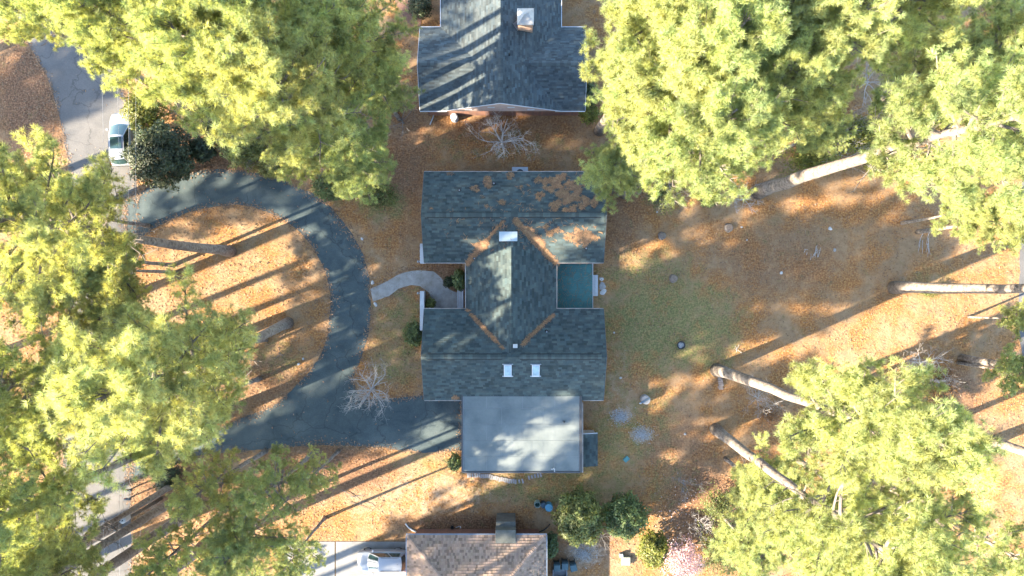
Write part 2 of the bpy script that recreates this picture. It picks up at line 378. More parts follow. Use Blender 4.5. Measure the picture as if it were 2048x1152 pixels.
def gable(house, x0, x1, y0, y1, he, hr, along, ms, name='roof', clip=None, overhang=.0, pal=pal_slate, e=.2):
    """gable roof over a rectangle of eaves; ridge runs along 'x' or 'y'"""
    rf = MB(); dk = MB()
    if along == 'x':
        ym = (y0 + y1) / 2; rise = hr - he; V = math.hypot(ym - y0, rise)
        sl_ = [((x0, y0, he), (1, 0, 0), (0, ym - y0, rise), x1 - x0, V), ((x1, y1, he), (-1, 0, 0), (0, ym - y1, rise), x1 - x0, V)]
        prism = [(x0, y0, he), (x1, y0, he), (x1, y1, he), (x0, y1, he), (x0, ym, hr), (x1, ym, hr)]; 
        fs = [(0, 1, 5, 4), (2, 3, 4, 5), (0, 4, 3), (1, 2, 5), (3, 2, 1, 0)]
    else:
        xm = (x0 + x1) / 2; rise = hr - he; V = math.hypot(xm - x0, rise)
        sl_ = [((x0, y1, he), (0, -1, 0), (xm - x0, 0, rise), y1 - y0, V), ((x1, y0, he), (0, 1, 0), (xm - x1, 0, rise), y1 - y0, V)]
        prism = [(x0, y0, he), (x1, y0, he), (x1, y1, he), (x0, y1, he), (xm, y0, hr), (xm, y1, hr)]
        fs = [(0, 4, 5, 3), (1, 2, 5, 4), (0, 1, 4), (2, 3, 5), (3, 2, 1, 0)]
    for s in sl_: shingle_slope(rf, *s, pal=pal, e=e)
    dk.add([(a, b, c - .03) for a, b, c in prism], fs)
    r = dk.build(name, M_DECK, house, True)
    sh = rf.build('shingles', ms, r, False, tint=True); tag(sh, kind='stuff')
    return r
def ridge_caps(parent, a, b, slope, m, half=.24, step=.3, gap=(), lift=.045, vent=False, segs=((0, 1),)):
    a, b = Vector(a), Vector(b); d = (b - a).normalized(); sx = d.cross(Vector((0, 0, 1))).normalized(); n = int((b - a).length / step)
    drop = half * slope; mes = []
    for k in range(3):
        mb = MB(); L = step * 1.05; t = .035
        vs = []
        for (w_, z) in ((-half, -drop), (0, .01), (half, -drop)):
            for (l, zz) in ((0, t), (L, .008)): vs.append(sx * w_ + d * l + Vector((0, 0, z + zz)))
        for (w_, z) in ((-half, -drop), (half, -drop)):
            for l in (0, L): vs.append(sx * w_ + d * l + Vector((0, 0, z - .06)))
        q = (.8, 1.0, 1.2)[k]
        mb.add(vs, [(0, 2, 3, 1), (2, 4, 5, 3), (6, 0, 1, 7), (4, 8, 9, 5), (6, 8, 4, 2, 0)], (q, q, q)); mes.append(mb.mesh('ridge_cap', m, tint=True))
    if vent:
        L = (b - a).length; mb = MB(); w2 = half + .055; zs = (-w2 * slope - .02, -w2 * slope + lift + .01)
        for (g0, g1) in segs:
            p, q = a + d * (L * g0), a + d * (L * g1); mb.add([p - sx * w2 + Vector((0, 0, zs[0])), p + Vector((0, 0, lift)), p + sx * w2 + Vector((0, 0, zs[0])), q - sx * w2 + Vector((0, 0, zs[0])), q + Vector((0, 0, lift)), q + sx * w2 + Vector((0, 0, zs[0])), p - sx * w2 + Vector((0, 0, zs[1])), p + sx * w2 + Vector((0, 0, zs[1])), q - sx * w2 + Vector((0, 0, zs[1])), q + sx * w2 + Vector((0, 0, zs[1]))], [(0, 3, 8, 6), (6, 8, 4, 1), (1, 4, 9, 7), (7, 9, 5, 2), (0, 6, 1, 7, 2), (3, 5, 9, 4, 8)])
        mb.build('ridge_vent', pm('vent_shadow_black', (.012, .014, .016), rough=.8), parent)  # vent strip; near-black edges paint a shadow line along the caps
    for i in range(n):
        t = i / n
        if any(g0 < t < g1 for g0, g1 in gap): continue
        o = bpy.data.objects.new('ridge_cap', rng.choice(mes)); COL.objects.link(o); o.parent = parent
        o.location = a + d * (i * step) + Vector((0, 0, lift)) - parent.matrix_world.translation * 0
def bar(name, a, b, m, parent, w=.07, h=.11):
    """straight gutter / fascia / trim piece between two points"""
    a, b = Vector(a), Vector(b); d = (b - a).normalized(); s = d.cross(Vector((0, 0, 1))).normalized() * w / 2; z = Vector((0, 0, h / 2))
    vs = [a - s - z, a + s - z, a + s + z, a - s + z, b - s - z, b + s - z, b + s + z, b - s + z]
    return MB().add(vs, [(3, 2, 1, 0), (4, 5, 6, 7), (0, 1, 5, 4), (1, 2, 6, 5), (2, 3, 7, 6), (3, 0, 4, 7)]).build(name, m, parent, True)

# ---- main house ------------------------------------------------------------
HX0, HX1 = -7.60, 7.92; UY0, UY1 = 2.21, 10.04; LY0, LY1 = -9.69, -1.82; MX0, MX1 = -3.98, 3.83
EV, RG = 3.0, 5.0; UYM = (UY0 + UY1) / 2; LYM = (LY0 + LY1) / 2; SLP = (RG - EV) / (UYM - UY0)
house = thing('main_house', 'low H-shaped house with dark teal grey shingle roof in the centre', 'house', (0, 0, 0))
def roof_z(x, y):
    z = -9
    if HX0 <= x <= HX1 and UY0 <= y <= UY1: z = max(z, RG - abs(y - UYM) * SLP)
    if HX0 <= x <= HX1 and LY0 <= y <= LY1: z = max(z, RG - abs(y - LYM) * SLP)
    if MX0 <= x <= MX1 and LYM <= y <= UYM: z = max(z, RG - abs(x - (MX0 + MX1) / 2) * (RG - EV) / ((MX1 - MX0) / 2))
    return z
wl = MB()
for (a, b, c, d) in ((HX0, HX1, UY0, UY1), (HX0, HX1, LY0, LY1)):
    o_ = .45; wl.box((a + o_, c + o_, 0), (b - o_, d - o_, EV - .05))
wl.box((MX0 + .45, LY1 - .6, 0), (MX1 - .45, UY0 + .6, EV - .06))
wl.build('wall', M_BRICK, house, True)
r1 = gable(house, HX0, HX1, UY0, UY1, EV, RG, 'x', M_SLATE)
r2 = gable(house, HX0, HX1, LY0, LY1, EV, RG, 'x', M_SLATE)
r3 = gable(house, MX0, MX1, LYM, UYM, EV, RG - .012, 'y', M_SLATE)
ridge_caps(r1, (HX0, UYM, RG), (HX1, UYM, RG), SLP, M_SLATE, lift=.08, half=.2, vent=True, segs=((.03, .43), (.53, .97)))
ridge_caps(r2, (HX0 + .4, LYM, RG), (HX1 - .3, LYM, RG), SLP, M_SLATE, gap=((.43, .53),), lift=.08, half=.2, vent=True, segs=((.01, .43), (.53, .99)))
ridge_caps(r3, (-.07, LYM + .4, RG), (-.07, UYM - 2.6, RG), SLP, M_SLATE, half=.14, lift=.03)
for (a, b) in (((HX0, UY1 + .05), (HX1, UY1 + .05)), ((HX0, UY0 - .05), (MX0 - .05, UY0 - .05)), ((MX1 + .05, UY0 - .05), (HX1, UY0 - .05)), ((MX0 - .05, LY1 + .05), (MX0 - .05, UY0 - .05)),
               ((MX1 + .05, LY1 + .05), (MX1 + .05, UY0 - .05)), ((HX0, LY1 + .05), (MX0 - .05, LY1 + .05)), ((MX1 + .05, LY1 + .05), (HX1, LY1 + .05)), ((HX0, LY0 - .05), (-4.35, LY0 - .05)), ((6.15, LY0 - .05), (HX1, LY0 - .05))):
    bar('gutter', (*a, EV - .02), (*b, EV - .02), M_GUTTER, house, .07, .09)
for x in (HX0 - .02, HX1 + .02):                    # rake boards on the four gables
    for (ya, yb, ym) in ((UY0, UY1, UYM), (LY0, LY1, LYM)):
        bar('rake_board', (x, ya, EV - .05), (x, ym, RG - .05), M_EDGE, house, .05, .12); bar('rake_board', (x, yb, EV - .05), (x, ym, RG - .05), M_EDGE, house, .05, .12)
# big metal vent near the upper ridge
c = P(1016.5, 473, 4.9); vb = MB().box((c.x - .70, c.y - .36, 4.35), (c.x + .70, c.y + .36, 4.98)).build('roof_vent', M_GREYMETAL, house, True, bevel=.03)
MB().box((c.x - .76, c.y - .40, 4.98), (c.x + .76, c.y + .40, 5.04)).box((c.x - .012, c.y - .40, 5.04), (c.x + .012, c.y + .40, 5.06)).build('vent_cap', pm('vent_cap_metal', (.50, .57, .60), (.42, .50, .54), 3, .4, metal=.1), vb, False)
c = P(1030.5, 692, 5.0); MB().box((c.x - .19, c.y - .16, 4.7), (c.x + .19, c.y + .16, 5.12)).build('square_vent', pm('pale_metal', (.62, .62, .60), rough=.5), house, True, bevel=.02)
def on_roof(px, py):
    h = 4.0
    for _ in range(8):
        q = P(px, py, h); h = roof_z(q.x, q.y)
    return P(px, py, h)
for (px_, py_) in ((1015.5, 739.5), (1071.5, 739.5)):  # two skylights
    c = on_roof(px_, py_); th = math.atan(SLP); s = thing('tmp', '', '') ; bpy.data.objects.remove(s)
    Mx = Matrix.Translation(c) @ Matrix.Rotation(th, 4, 'X')
    def part(name, a, b, m, par, bev=.012):
        mb = MB().box(a, b); mb.v = [tuple(Mx @ Vector(q)) for q in mb.v]; return mb.build(name, m, par, par is house, bevel=bev)
    sk = part('skylight', (-.33, -.62, -.05), (.33, .58, .16), M_WHITE, house)
    part('skylight_glass', (-.26, -.48, .16), (.26, .50, .185), glass('skylight_glass', (.13, .18, .20), .1), sk)
    part('flashing', (-.46, -.66, .0), (.46, -.57, .10), M_GREYMETAL, sk); part('flashing', (-.45, .56, .0), (.45, .63, .10), M_GREYMETAL, sk)
for (px_, py_, hh) in ((988, 368, .45), (1093, 663, .5), (919, 381, .2), (1172, 497, .35), (949, 517, .2)):
    c = on_roof(px_, py_); pv = MB().tube([c - Vector((0, 0, .1)), c + Vector((0, 0, hh))], .055, 10).build('vent_pipe', M_GREYMETAL, house, True, smooth=False)
    MB().lathe([(.17, 0), (.09, .10), (.06, .16)], tuple(c), 12).build('pipe_boot', M_DARKMETAL, pv, False)
# low porch deck on the right
DZ = .9; c0, c1 = P(1110, 617, DZ), P(1185, 525, DZ)
M_TEAL = pm('deck_paint', (.065, .22, .21), (.04, .16, .16), 1.5, .6)
dkm = [MB().box((MX1 - .3, -.068, -.045), (c1.x, .068, 0.)).mesh('deck_board', M_TEAL)]
nbd = int((c1.y - c0.y - .1) / .145)
for i in range(nbd):
    k = obj('deck_board', dkm[0], house); k.location = (0, c0.y + .12 + i * .145, DZ + rng.uniform(-.003, .003))
MB().box((MX1 - .4, c0.y + .06, DZ - .25), (c1.x - .06, c1.y - .06, DZ - .05)).build('deck_frame', M_EDGE, house, True)
bar('deck_fascia', (c1.x + .03, c0.y, DZ - .08), (c1.x + .03, c1.y, DZ - .08), M_WHITE, house, .05, .2)
for yy in (c0.y + .15, (c0.y + c1.y) / 2, c1.y - .15): MB().box((c1.x - .25, yy - .06, 0), (c1.x - .13, yy + .06, DZ - .25)).build('deck_post', M_WHITE, house, True)
tw = MB(); r_ = random.Random(4)
for i in range(230):
    x, y = r_.uniform(MX1 + .2, c1.x - .05), r_.uniform(c0.y + .1, c1.y - .1); a = r_.gauss(.9, .7); L = r_.uniform(.12, .55); d = Vector((math.cos(a), math.sin(a), 0)) * L / 2
    bend = Vector((-d.y, d.x, 0)) * r_.uniform(-.4, .4); k = r_.uniform(.6, 1.35)
    tw.tube([Vector((x, y, DZ + .012)) - d, Vector((x, y, DZ + .017)) + bend, Vector((x, y, DZ + .012)) + d], .009, 3, False, (k, k * 1.1, k * 1.2))
tag(tw.build('fallen_twigs', M_STRAW, house, True, tint=True), kind='stuff')
# pine straw lying on the roof
def straw_patch(specs, seed, dens=150):
    r_ = random.Random(seed); V = []; F = []; C = []
    for (kind, a, b, wdt, k) in specs:
        if kind == 'line': pa, pb = Vector(a), Vector(b); n = int((pb - pa).length * wdt * dens * k / 480 * 2.2)
        else: n = int(a[2] * a[3] * PI * dens * k / 480)
        for _ in range(n):
            if kind == 'line':
                t = r_.random(); q = pa + (pb - pa) * t; px_, py_ = q.x + r_.gauss(0, wdt * .42), q.y + r_.gauss(0, wdt * .42); e = 0
            else:
                an, rr = r_.uniform(0, 2 * PI), math.sqrt(r_.random()); px_, py_ = a[0] + a[2] * rr * math.cos(an), a[1] + a[3] * rr * math.sin(an); e = rr
            nv = mnoise.fractal((px_ * .06, py_ * .06, seed * .7), 1.0, 2.0, 3)
            if nv + .18 - e * e * .55 + (0.16 if kind == 'line' else 0) < 0: continue
            c = on_roof(px_, py_)
            if c.z < 2.9: continue
            an = r_.gauss(.3, 1.0); L = r_.uniform(.10, .22); d = Vector((math.cos(an) * L, math.sin(an) * L, 0)); s = Vector((-d.y, d.x, 0)).normalized() * r_.uniform(.012, .024)
            pts = [c - d, c + d * .2 + s * 2, c + d]; o = len(V)
            lift = r_.uniform(.045, .10)
            for q, ww in ((pts[0], .5), (pts[1], 1), (pts[2], .5)):
                for sg in (-1, 1):
                    w_ = q + s * sg * ww; V.append((w_.x, w_.y, max(roof_z(w_.x, w_.y), c.z - .15) + lift))
            F += [(o, o + 1, o + 3, o + 2), (o + 2, o + 3, o + 5, o + 4)]; g = r_.uniform(.7, 1.3); C += [(g, g * r_.uniform(.9, 1.05), g * .95)] * 6
    return tri_mesh('pine_straw', np.array(V), np.array(F), np.array(C), M_STRAW)
L_, B_ = 'line', 'blob'
straw = obj('pine_straw', straw_patch([
    (B_, (1128, 383, 58, 40), 0, 0, 1.7), (B_, (1155, 404, 42, 22), 0, 0, 1.5), (B_, (1105, 365, 42, 20), 0, 0, .8), (B_, (1160, 470, 42, 24), 0, 0, 1.2), (B_, (1150, 478, 12, 22), 0, 0, .9), (B_, (1172, 490, 8, 20), 0, 0, 1), (B_, (1100, 462, 20, 12), 0, 0, .9),
    (L_, (1030, 440), (1112, 528), 6, 2.0), (L_, (1050, 455), (1085, 490), 8, 1.8), (B_, (965, 498, 22, 16), 0, 0, 1.4), (L_, (930, 532), (972, 482), 6, 1.6), (L_, (972, 482), (1008, 442), 3, .8),
    (B_, (975, 365, 10, 16), 0, 0, 1.2), (B_, (952, 377, 11, 11), 0, 0, 1.1), (B_, (1021, 352, 13, 9), 0, 0, 1.3), (B_, (1052, 374, 14, 9), 0, 0, 1.1), (B_, (870, 418, 8, 11), 0, 0, 1.1), (B_, (1005, 404, 7, 6), 0, 0, .9), (B_, (977, 411, 12, 5), 0, 0, .8), (B_, (905, 348, 12, 4), 0, 0, .8),
    (L_, (934, 620), (990, 680), 3, 1.8), (L_, (990, 680), (1008, 698), 3, .8), (L_, (1108, 629), (1060, 673), 3.6, 1.7), (L_, (1045, 690), (1058, 675), 5, 1), (B_, (912, 797, 9, 6), 0, 0, 1.3), (B_, (1020, 440, 150, 70), 0, 0, .05)], 3, 190), house, True)
tag(straw, kind='stuff')

# ---- garage and lean-to ------------------------------------------------------
GX0, GX1, GY0, GY1 = -4.30, 6.03, -15.90, -9.20
gar = thing('garage', 'flat pale grey membrane roofed garage joined to the lower end of the main house', 'garage', (0.9, -12.5, 0))
MB().box((GX0 + .35, GY0 + .35, 0), (GX1 - .35, LY0 + .2, 2.9)).build('wall', M_BRICK, gar, True)
def membrane():
    m = bpy.data.materials.new('roof_membrane'); nt, bs = nodes_of(m); wp = wpos(nt)
    n1 = tex_noise(nt, .55, 6, .7, wp, .5); n2 = tex_noise(nt, 5, 5, .7, wp)
    c = ramp(nt, n1, [(.3, (.24, .25, .25)), (.7, (.34, .345, .34))]); c = mixc(nt, .45, c, ramp(nt, n2, [(.3, (.35, .35, .35)), (.65, (.62, .62, .62))]), 'OVERLAY')
    c = mixc(nt, 1.0, c, (K, K, K), 'MULTIPLY')
    nt.links.new(c, bs.inputs['Base Color']); bs.inputs['Roughness'].default_value = .75; bump(nt, bs, n2, .25, .02); return m
M_MEMB = membrane()
gr_ = MB().box((GX0 + .06, GY0 + .08, 2.9), (GX1 - .20, GY1 - .02, 3.20)).build('roof', M_MEMB, gar, True)
sheet = pm('membrane_sheet', (.225, .25, .238), (.125, .15, .15), .5, .7, .2, 9, .01)
ys = [GY0 + .10, -14.55, -13.15, -11.75, -10.40, GY1 - .05]
for i in range(5):                                    # lapped sheets of the flat roof
    xs = [GX0 + .10, GX0 + 2.1 + (i % 2) * 1.3, GX0 + 5.2 + (i % 2) * .8, GX0 + 8.0 - (i % 2), GX1 - .24]
    for j in range(4):
        MB().box((xs[j] + .008, ys[i] + .008, 3.196), (xs[j + 1] - .008, ys[i + 1] - .008, 3.212 + rng.uniform(0, .006))).build('membrane_panel', sheet, gr_, False)
bar('edge_trim', (GX0, GY0, 3.14), (GX0, GY1, 3.14), M_EDGE, gar, .12, .28); bar('edge_trim', (GX1 - .08, GY0, 3.14), (GX1 - .08, GY1 - .1, 3.14), M_EDGE, gar, .18, .28)
bar('edge_trim', (GX0 + .06, GY0, 3.14), (GX1 - .17, GY0, 3.14), M_EDGE, gar, .12, .28); bar('gutter', (GX1 + .07, GY0 - .04, 3.10), (GX1 + .07, LY0 - .2, 3.10), M_GUTTER, gar, .10, .12)
c = P(1128, 843, 3.2); MB().tube([c, c + Vector((0, 0, .3))], .07, 10).build('vent_pipe', M_DARKMETAL, gar, True)
c = P(1108, 936, 3.2); MB().tube([c + Vector((0, -.15, -.3)), c + Vector((0, 0, .0)), c + Vector((.02, .05, .55)), c + Vector((.0, -.12, .75))], [.05, .05, .05, .04], 8).tube([c + Vector((-.25, -.1, .02)), c + Vector((.1, -.05, .05))], .04, 8).build('conduit_mast', M_WHITE, gar, True)
ll = MB(); p0 = P(1166, 937, 2.3); p1 = P(1195, 867, 2.0)
lean = thing('lean_to_shed', 'small lean-to shed with dark shingle roof against the garage side wall', 'shed', (6.6, -14, 0))
lx0, lx1, ly0, ly1 = GX1 + .14, p1.x, p0.y + .15, p1.y
MB().box((lx0, ly0 + .1, 0), (lx1 - .12, ly1 - .1, 1.9)).build('wall', M_SIDING, lean, True)
dk = MB().add([(lx0, ly0, 2.28), (lx1, ly0, 1.95), (lx1, ly1, 1.95), (lx0, ly1, 2.28), (lx0, ly0, 2.36), (lx1, ly0, 2.03), (lx1, ly1, 2.03), (lx0, ly1, 2.36)], [(3, 2, 1, 0), (4, 5, 6, 7), (0, 1, 5, 4), (1, 2, 6, 5), (2, 3, 7, 6), (3, 0, 4, 7)]).build('roof', M_DECK, lean, True)
sm = MB(); shingle_slope(sm, (lx1, ly0, 2.04), (0, 1, 0), (lx0 - lx1, 0, .33), ly1 - ly0, math.hypot(lx1 - lx0, .33), pal=pal_slate, e=.19); tag(sm.build('shingles', M_SLATE, dk, False, tint=True), kind='stuff')
bar('trim', (lx0, ly1 + .04, 2.33), (lx1, ly1 + .04, 2.0), M_WHITE, lean, .06, .12)

# ---- neighbour's house at the top -------------------------------------------
nb = thing('neighbor_house', 'blue grey shingled house with brick chimney at the top edge', 'house', (0, 20, 0))
e0 = 3.0; f = (CAMH - e0) / CAMH / PPM
nx0, nx1 = (882 - 1024) * f, (1122 - 1024) * f; ny0 = (576 - 222) * f; nyt = 32.0
cx0, cx1 = (840 - 1024) * f, (1170 - 1024) * f; cyt = (576 - 55) * f
hrm = e0 + (nx1 - nx0) / 2 * .5; hrc = e0 + (cyt - ny0) / 2 * .46
MB().box((nx0 + .4, ny0 + .35, 0), (nx1 - .4, nyt - .4, e0 - .05)).box((cx0 + .4, ny0 + .36, 0), (cx1 - .4, cyt - .4, e0 - .06)).build('wall', M_BRICK, nb, True)
nr1 = gable(nb, nx0, nx1, ny0, nyt, e0, hrm, 'y', M_NAVY, e=.16); nr2 = gable(nb, cx0, cx1, ny0 + .015, cyt, e0, hrc, 'x', M_NAVY, e=.16)
xm = (nx0 + nx1) / 2; ym = (ny0 + cyt) / 2
MB().add([(nx0 + .3, ny0 + .34, e0 - .05), (nx1 - .3, ny0 + .34, e0 - .05), (xm, ny0 + .34, hrm - .2)], [(0, 1, 2)]).build('gable_wall', M_SIDING, nb, True)
MB().add([(nx0 + .5, ny0 - .02, e0 + .03), (nx1 - .5, ny0 - .02, e0 + .03), (xm, ny0 - .02, hrm - .14), (nx0 + .5, ny0 + .2, e0 + .03), (nx1 - .5, ny0 + .2, e0 + .03), (xm, ny0 + .2, hrm - .14)], [(0, 1, 2), (3, 5, 4), (0, 3, 4, 1), (1, 4, 5, 2), (2, 5, 3, 0)]).build('gable_panel', pm('gable_siding', (.50, .37, .31), (.42, .30, .26), 3, .8), nb, True)
for x_ in (937, 982, 1022, 1062): q = P(x_, 217, 3.7 if x_ in (937, 1062) else 4.4); MB().box((q.x - .3, ny0 - .08, q.z - .08), (q.x + .3, ny0 - .03, q.z + .1)).build('gable_louver', M_WHITE, nb, True)
ridge_caps(nr1, (xm, ny0 + .1, hrm), (xm, nyt - .2, hrm), .5, M_NAVY, half=.22); 
ridge_caps(nr2, (cx0 + .2, ym, hrc), (nx0 + 2.6, ym, hrc), .46, M_NAVY, half=.2); ridge_caps(nr2, (nx1 - 2.6, ym, hrc), (cx1 - .2, ym, hrc), .46, M_NAVY, half=.2)
for s_ in (((cx0, ny0 - .04, e0), (nx0 + .5, ny0 - .04, e0)), ((nx1 - .5, ny0 - .04, e0), (cx1, ny0 - .04, e0)), ((cx0, cyt + .05, e0), (nx0 - .05, cyt + .05, e0)), ((nx1 + .05, cyt + .05, e0), (cx1, cyt + .05, e0)), ((nx0 - .05, cyt, e0), (nx0 - .05, nyt, e0)), ((nx1 + .05, cyt, e0), (nx1 + .05, nyt, e0))): bar('gutter', *s_, M_WHITE, nb, .055, .08)
for s_ in (((nx0, ny0 - .03, e0), (xm, ny0 - .03, hrm)), ((nx1, ny0 - .03, e0), (xm, ny0 - .03, hrm))): bar('rake_board', *s_, M_WHITE, nb, .04, .08)
for x_ in (cx0 - .02, cx1 + .02):
    bar('rake_board', (x_, ny0, e0 - .04), (x_, ym, hrc - .04), M_WHITE, nb, .035, .08); bar('rake_board', (x_, cyt, e0 - .04), (x_, ym, hrc - .04), M_WHITE, nb, .035, .08)
q = P(1051, 35, 6.0); chm = pm('chimney_brick', (.52, .34, .24), (.42, .27, .19), 4, .85)
ch = MB().box((q.x - .62, q.y - .62, 3.8), (q.x + .62, q.y + .62, 6.1)).build('chimney', chm, nb, True)
cap = MB().add([(q.x - .68, q.y - .68, 6.1), (q.x + .68, q.y - .68, 6.1), (q.x + .68, q.y + .68, 6.1), (q.x - .68, q.y + .68, 6.1), (q.x - .1, q.y + .05, 6.55), (q.x + .22, q.y + .2, 6.55), (q.x - .68, q.y - .68, 6.2), (q.x + .68, q.y - .68, 6.2), (q.x + .68, q.y + .68, 6.2), (q.x - .68, q.y + .68, 6.2)],
    [(6, 7, 5, 4), (7, 8, 5), (8, 9, 4, 5), (9, 6, 4), (0, 1, 7, 6), (1, 2, 8, 7), (2, 3, 9, 8), (3, 0, 6, 9), (3, 2, 1, 0)]).build('chimney_cap', pm('cap_metal', (.50, .48, .44), (.36, .34, .31), 2.5, .5, metal=.3), ch, False)
MB().add([(q.x - .62, q.y - .75, roof_z(0, 0) * 0 + 4.95), (q.x - .62, q.y + .2, 4.98), (q.x - 1.05, q.y - .25, 5.32)], [(0, 2, 1), (0, 1, 2)]).build('cricket_flashing', M_GREYMETAL, nb, True)
for (px_, py_) in ((1019, 111), (1015, 176)):
    q = P(px_, py_, 5.2); MB().tube([(q.x, q.y, 4.9), (q.x, q.y, 5.75)], .06, 8).build('vent_pipe', M_DARKMETAL, nb, True)

# ---- neighbour's house at the bottom ----------------------------------------
bt = thing('hip_roof_house', 'house with tan brown hipped shingle roof at the bottom edge', 'house', (-3, -25, 0))
bx0, bx1, by1 = (813 - 1024) * f + .05, (1093 - 1024) * f - .05, (576 - 1070) * f; by0 = by1 - 15.0; bw = (bx1 - bx0) / 2; bh = 3.0 + bw * .5; bm = (bx0 + bx1) / 2
MB().box((bx0 + .5, by0 + .5, 0), (bx1 - .5, by1 - .5, 2.95)).build('wall', M_BRICK, bt, True)
bd = MB().add([(bx0, by0, 2.97), (bx1, by0, 2.97), (bx1, by1, 2.97), (bx0, by1, 2.97), (bm, by1 - bw, bh - .03), (bm, by0 + bw, bh - .03)], [(2, 3, 4), (3, 0, 5, 4), (0, 1, 5), (1, 2, 4, 5), (3, 2, 1, 0)]).build('roof', M_DECK, bt, True)
bs_ = MB(); V = bw * math.hypot(1, .5)
shingle_slope(bs_, (bx1, by1, 3), (-1, 0, 0), (0, -1, .5), 2 * bw, V, bw, bw, .24, (.15, .2), .045, pal_brown)
shingle_slope(bs_, (bx0, by1, 3), (0, -1, 0), (1, 0, .5), by1 - by0, V, bw, bw, .24, (.15, .2), .045, pal_brown)
shingle_slope(bs_, (bx1, by0, 3), (0, 1, 0), (-1, 0, .5), by1 - by0, V, bw, bw, .24, (.15, .2), .045, pal_brown)
shingle_slope(bs_, (bx0, by0, 3), (1, 0, 0), (0, 1, .5), 2 * bw, V, bw, bw, .24, (.15, .2), .045, pal_brown)
tag(bs_.build('shingles', M_TAN, bd, False, tint=True), kind='stuff')
ridge_caps(bd, (bx0, by1, 3.0), (bm, by1 - bw, bh), .25, M_TAN, half=.15, step=.22, lift=.03); ridge_caps(bd, (bx1, by1, 3.0), (bm, by1 - bw, bh), .25, M_TAN, half=.15, step=.22, lift=.03)
M_BG = pm('blue_grey_gutter', (.22, .26, .31), (.16, .19, .23), 2, .5)
bar('gutter', (bx0 - .08, by1 + .06, 2.97), (bx1 + .08, by1 + .06, 2.97), M_BG, bt, .12, .1); bar('gutter', (bx0 - .06, by0, 2.97), (bx0 - .06, by1, 2.97), M_BG, bt, .12, .1); bar('gutter', (bx1 + .06, by0, 2.97), (bx1 + .06, by1, 2.97), M_BG, bt, .12, .1)
c0_ = P(992, 1066, 2.6); c1_ = P(1032, 1031, 3.0)
chb = MB().box((c0_.x, by1 - .6, 0), (c1_.x - .04, by1 + .95, 2.4)).build('chimney_stack', pm('stack_concrete', (.17, .17, .155), (.10, .105, .09), 1.8, .9, .4, 12, .02), bt, True, bevel=.03)
MB().box((c0_.x - .03, by1 - .6, 2.4), (c1_.x - .01, by1 + .55, 3.35)).build('stack_top', pm('stack_concrete'.replace('stack', 'mossy'), (.14, .145, .13), (.08, .09, .075), 1.8, .9, .4, 12, .02), chb, False, bevel=.03)
# downspout pipes, small yard things by the bottom house
def pipe(name, label, cat, pts, rad, m, n=8):
    o = MB().tube(pts, rad, n).build(name, m, smooth=True); return tag(o, label, cat)
pipe('drain_pipe', 'white curved drain pipe beside the tan roof corner', 'pipe', [P(811, 1047, .06), P(816, 1054, .06), P(824, 1060, .06), P(838, 1066, .08)], .07, M_WHITE)
pipe('drain_hose', 'black drain hose at the right corner of the tan roofed house', 'hose', [P(1078, 1064, .06), P(1088, 1060, .06), P(1094, 1055, .05), P(1100, 1048, .05)], .06, pm('black_plastic', (.015, .016, .018), rough=.4))
q = P(905, 1053); o = thing('black_pot', 'small black pot on the ground by the tan roofed house wall', 'pot', q); MB().lathe([(.10, 0), (.15, .25), (.17, .27), (.14, .27), (.12, .2)], n=14).build('pot_body', MATS['black_plastic'], o)
q = P(921, 1053); MB(); o = thing('hose_tap', 'white garden tap and hose end near the tan roofed house wall', 'tap', q); MB().tube([(0, 0, 0), (0, 0, .45), (.1, .05, .48)], .035, 8).build('stand_pipe', M_WHITE, o); MB().tube([(-.45, -.1, .03), (-.1, .02, .03), (.02, .0, .03)], .03, 6).build('hose_end', M_GREYMETAL, o)

# ------------------------------------------------------------------ vegetation
M_NEEDLE = foliage('pine_needles', (.345, .390, .150), .5, (1.17, 1.13, .6), .22, k0=1.0)
M_BARK = pm('pine_bark', (.44, .375, .31), (.12, .09, .075), 4., .95, 1.0, 7, .10)
M_LIMB = pm('limb_bark', (.27, .23, .20), (.16, .13, .11), 4., .95)
def needles(cen, axis, nper, L, wdt, rs, tint):
    """radial needle tufts; cen (n,3), axis (n,3)"""
    n = len(cen); d = rs.normal(size=(n, nper, 3)); d = norm(norm(d) + axis[:, None, :] * .62)
    l = L * rs.uniform(.75, 1.15, (n, nper, 1)); base = cen[:, None, :] + d * .03
    p = norm(np.cross(d, rs.normal(size=(n, nper, 3)))) * wdt
    tip = cen[:, None, :] + d * l; tip[..., 2] -= .04 * l[..., 0]
    V = np.stack([base - p, base + p, tip], 2).reshape(-1, 3); F = np.arange(len(V)).reshape(-1, 3)
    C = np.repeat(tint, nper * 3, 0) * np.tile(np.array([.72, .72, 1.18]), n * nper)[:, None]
    return V, F, C
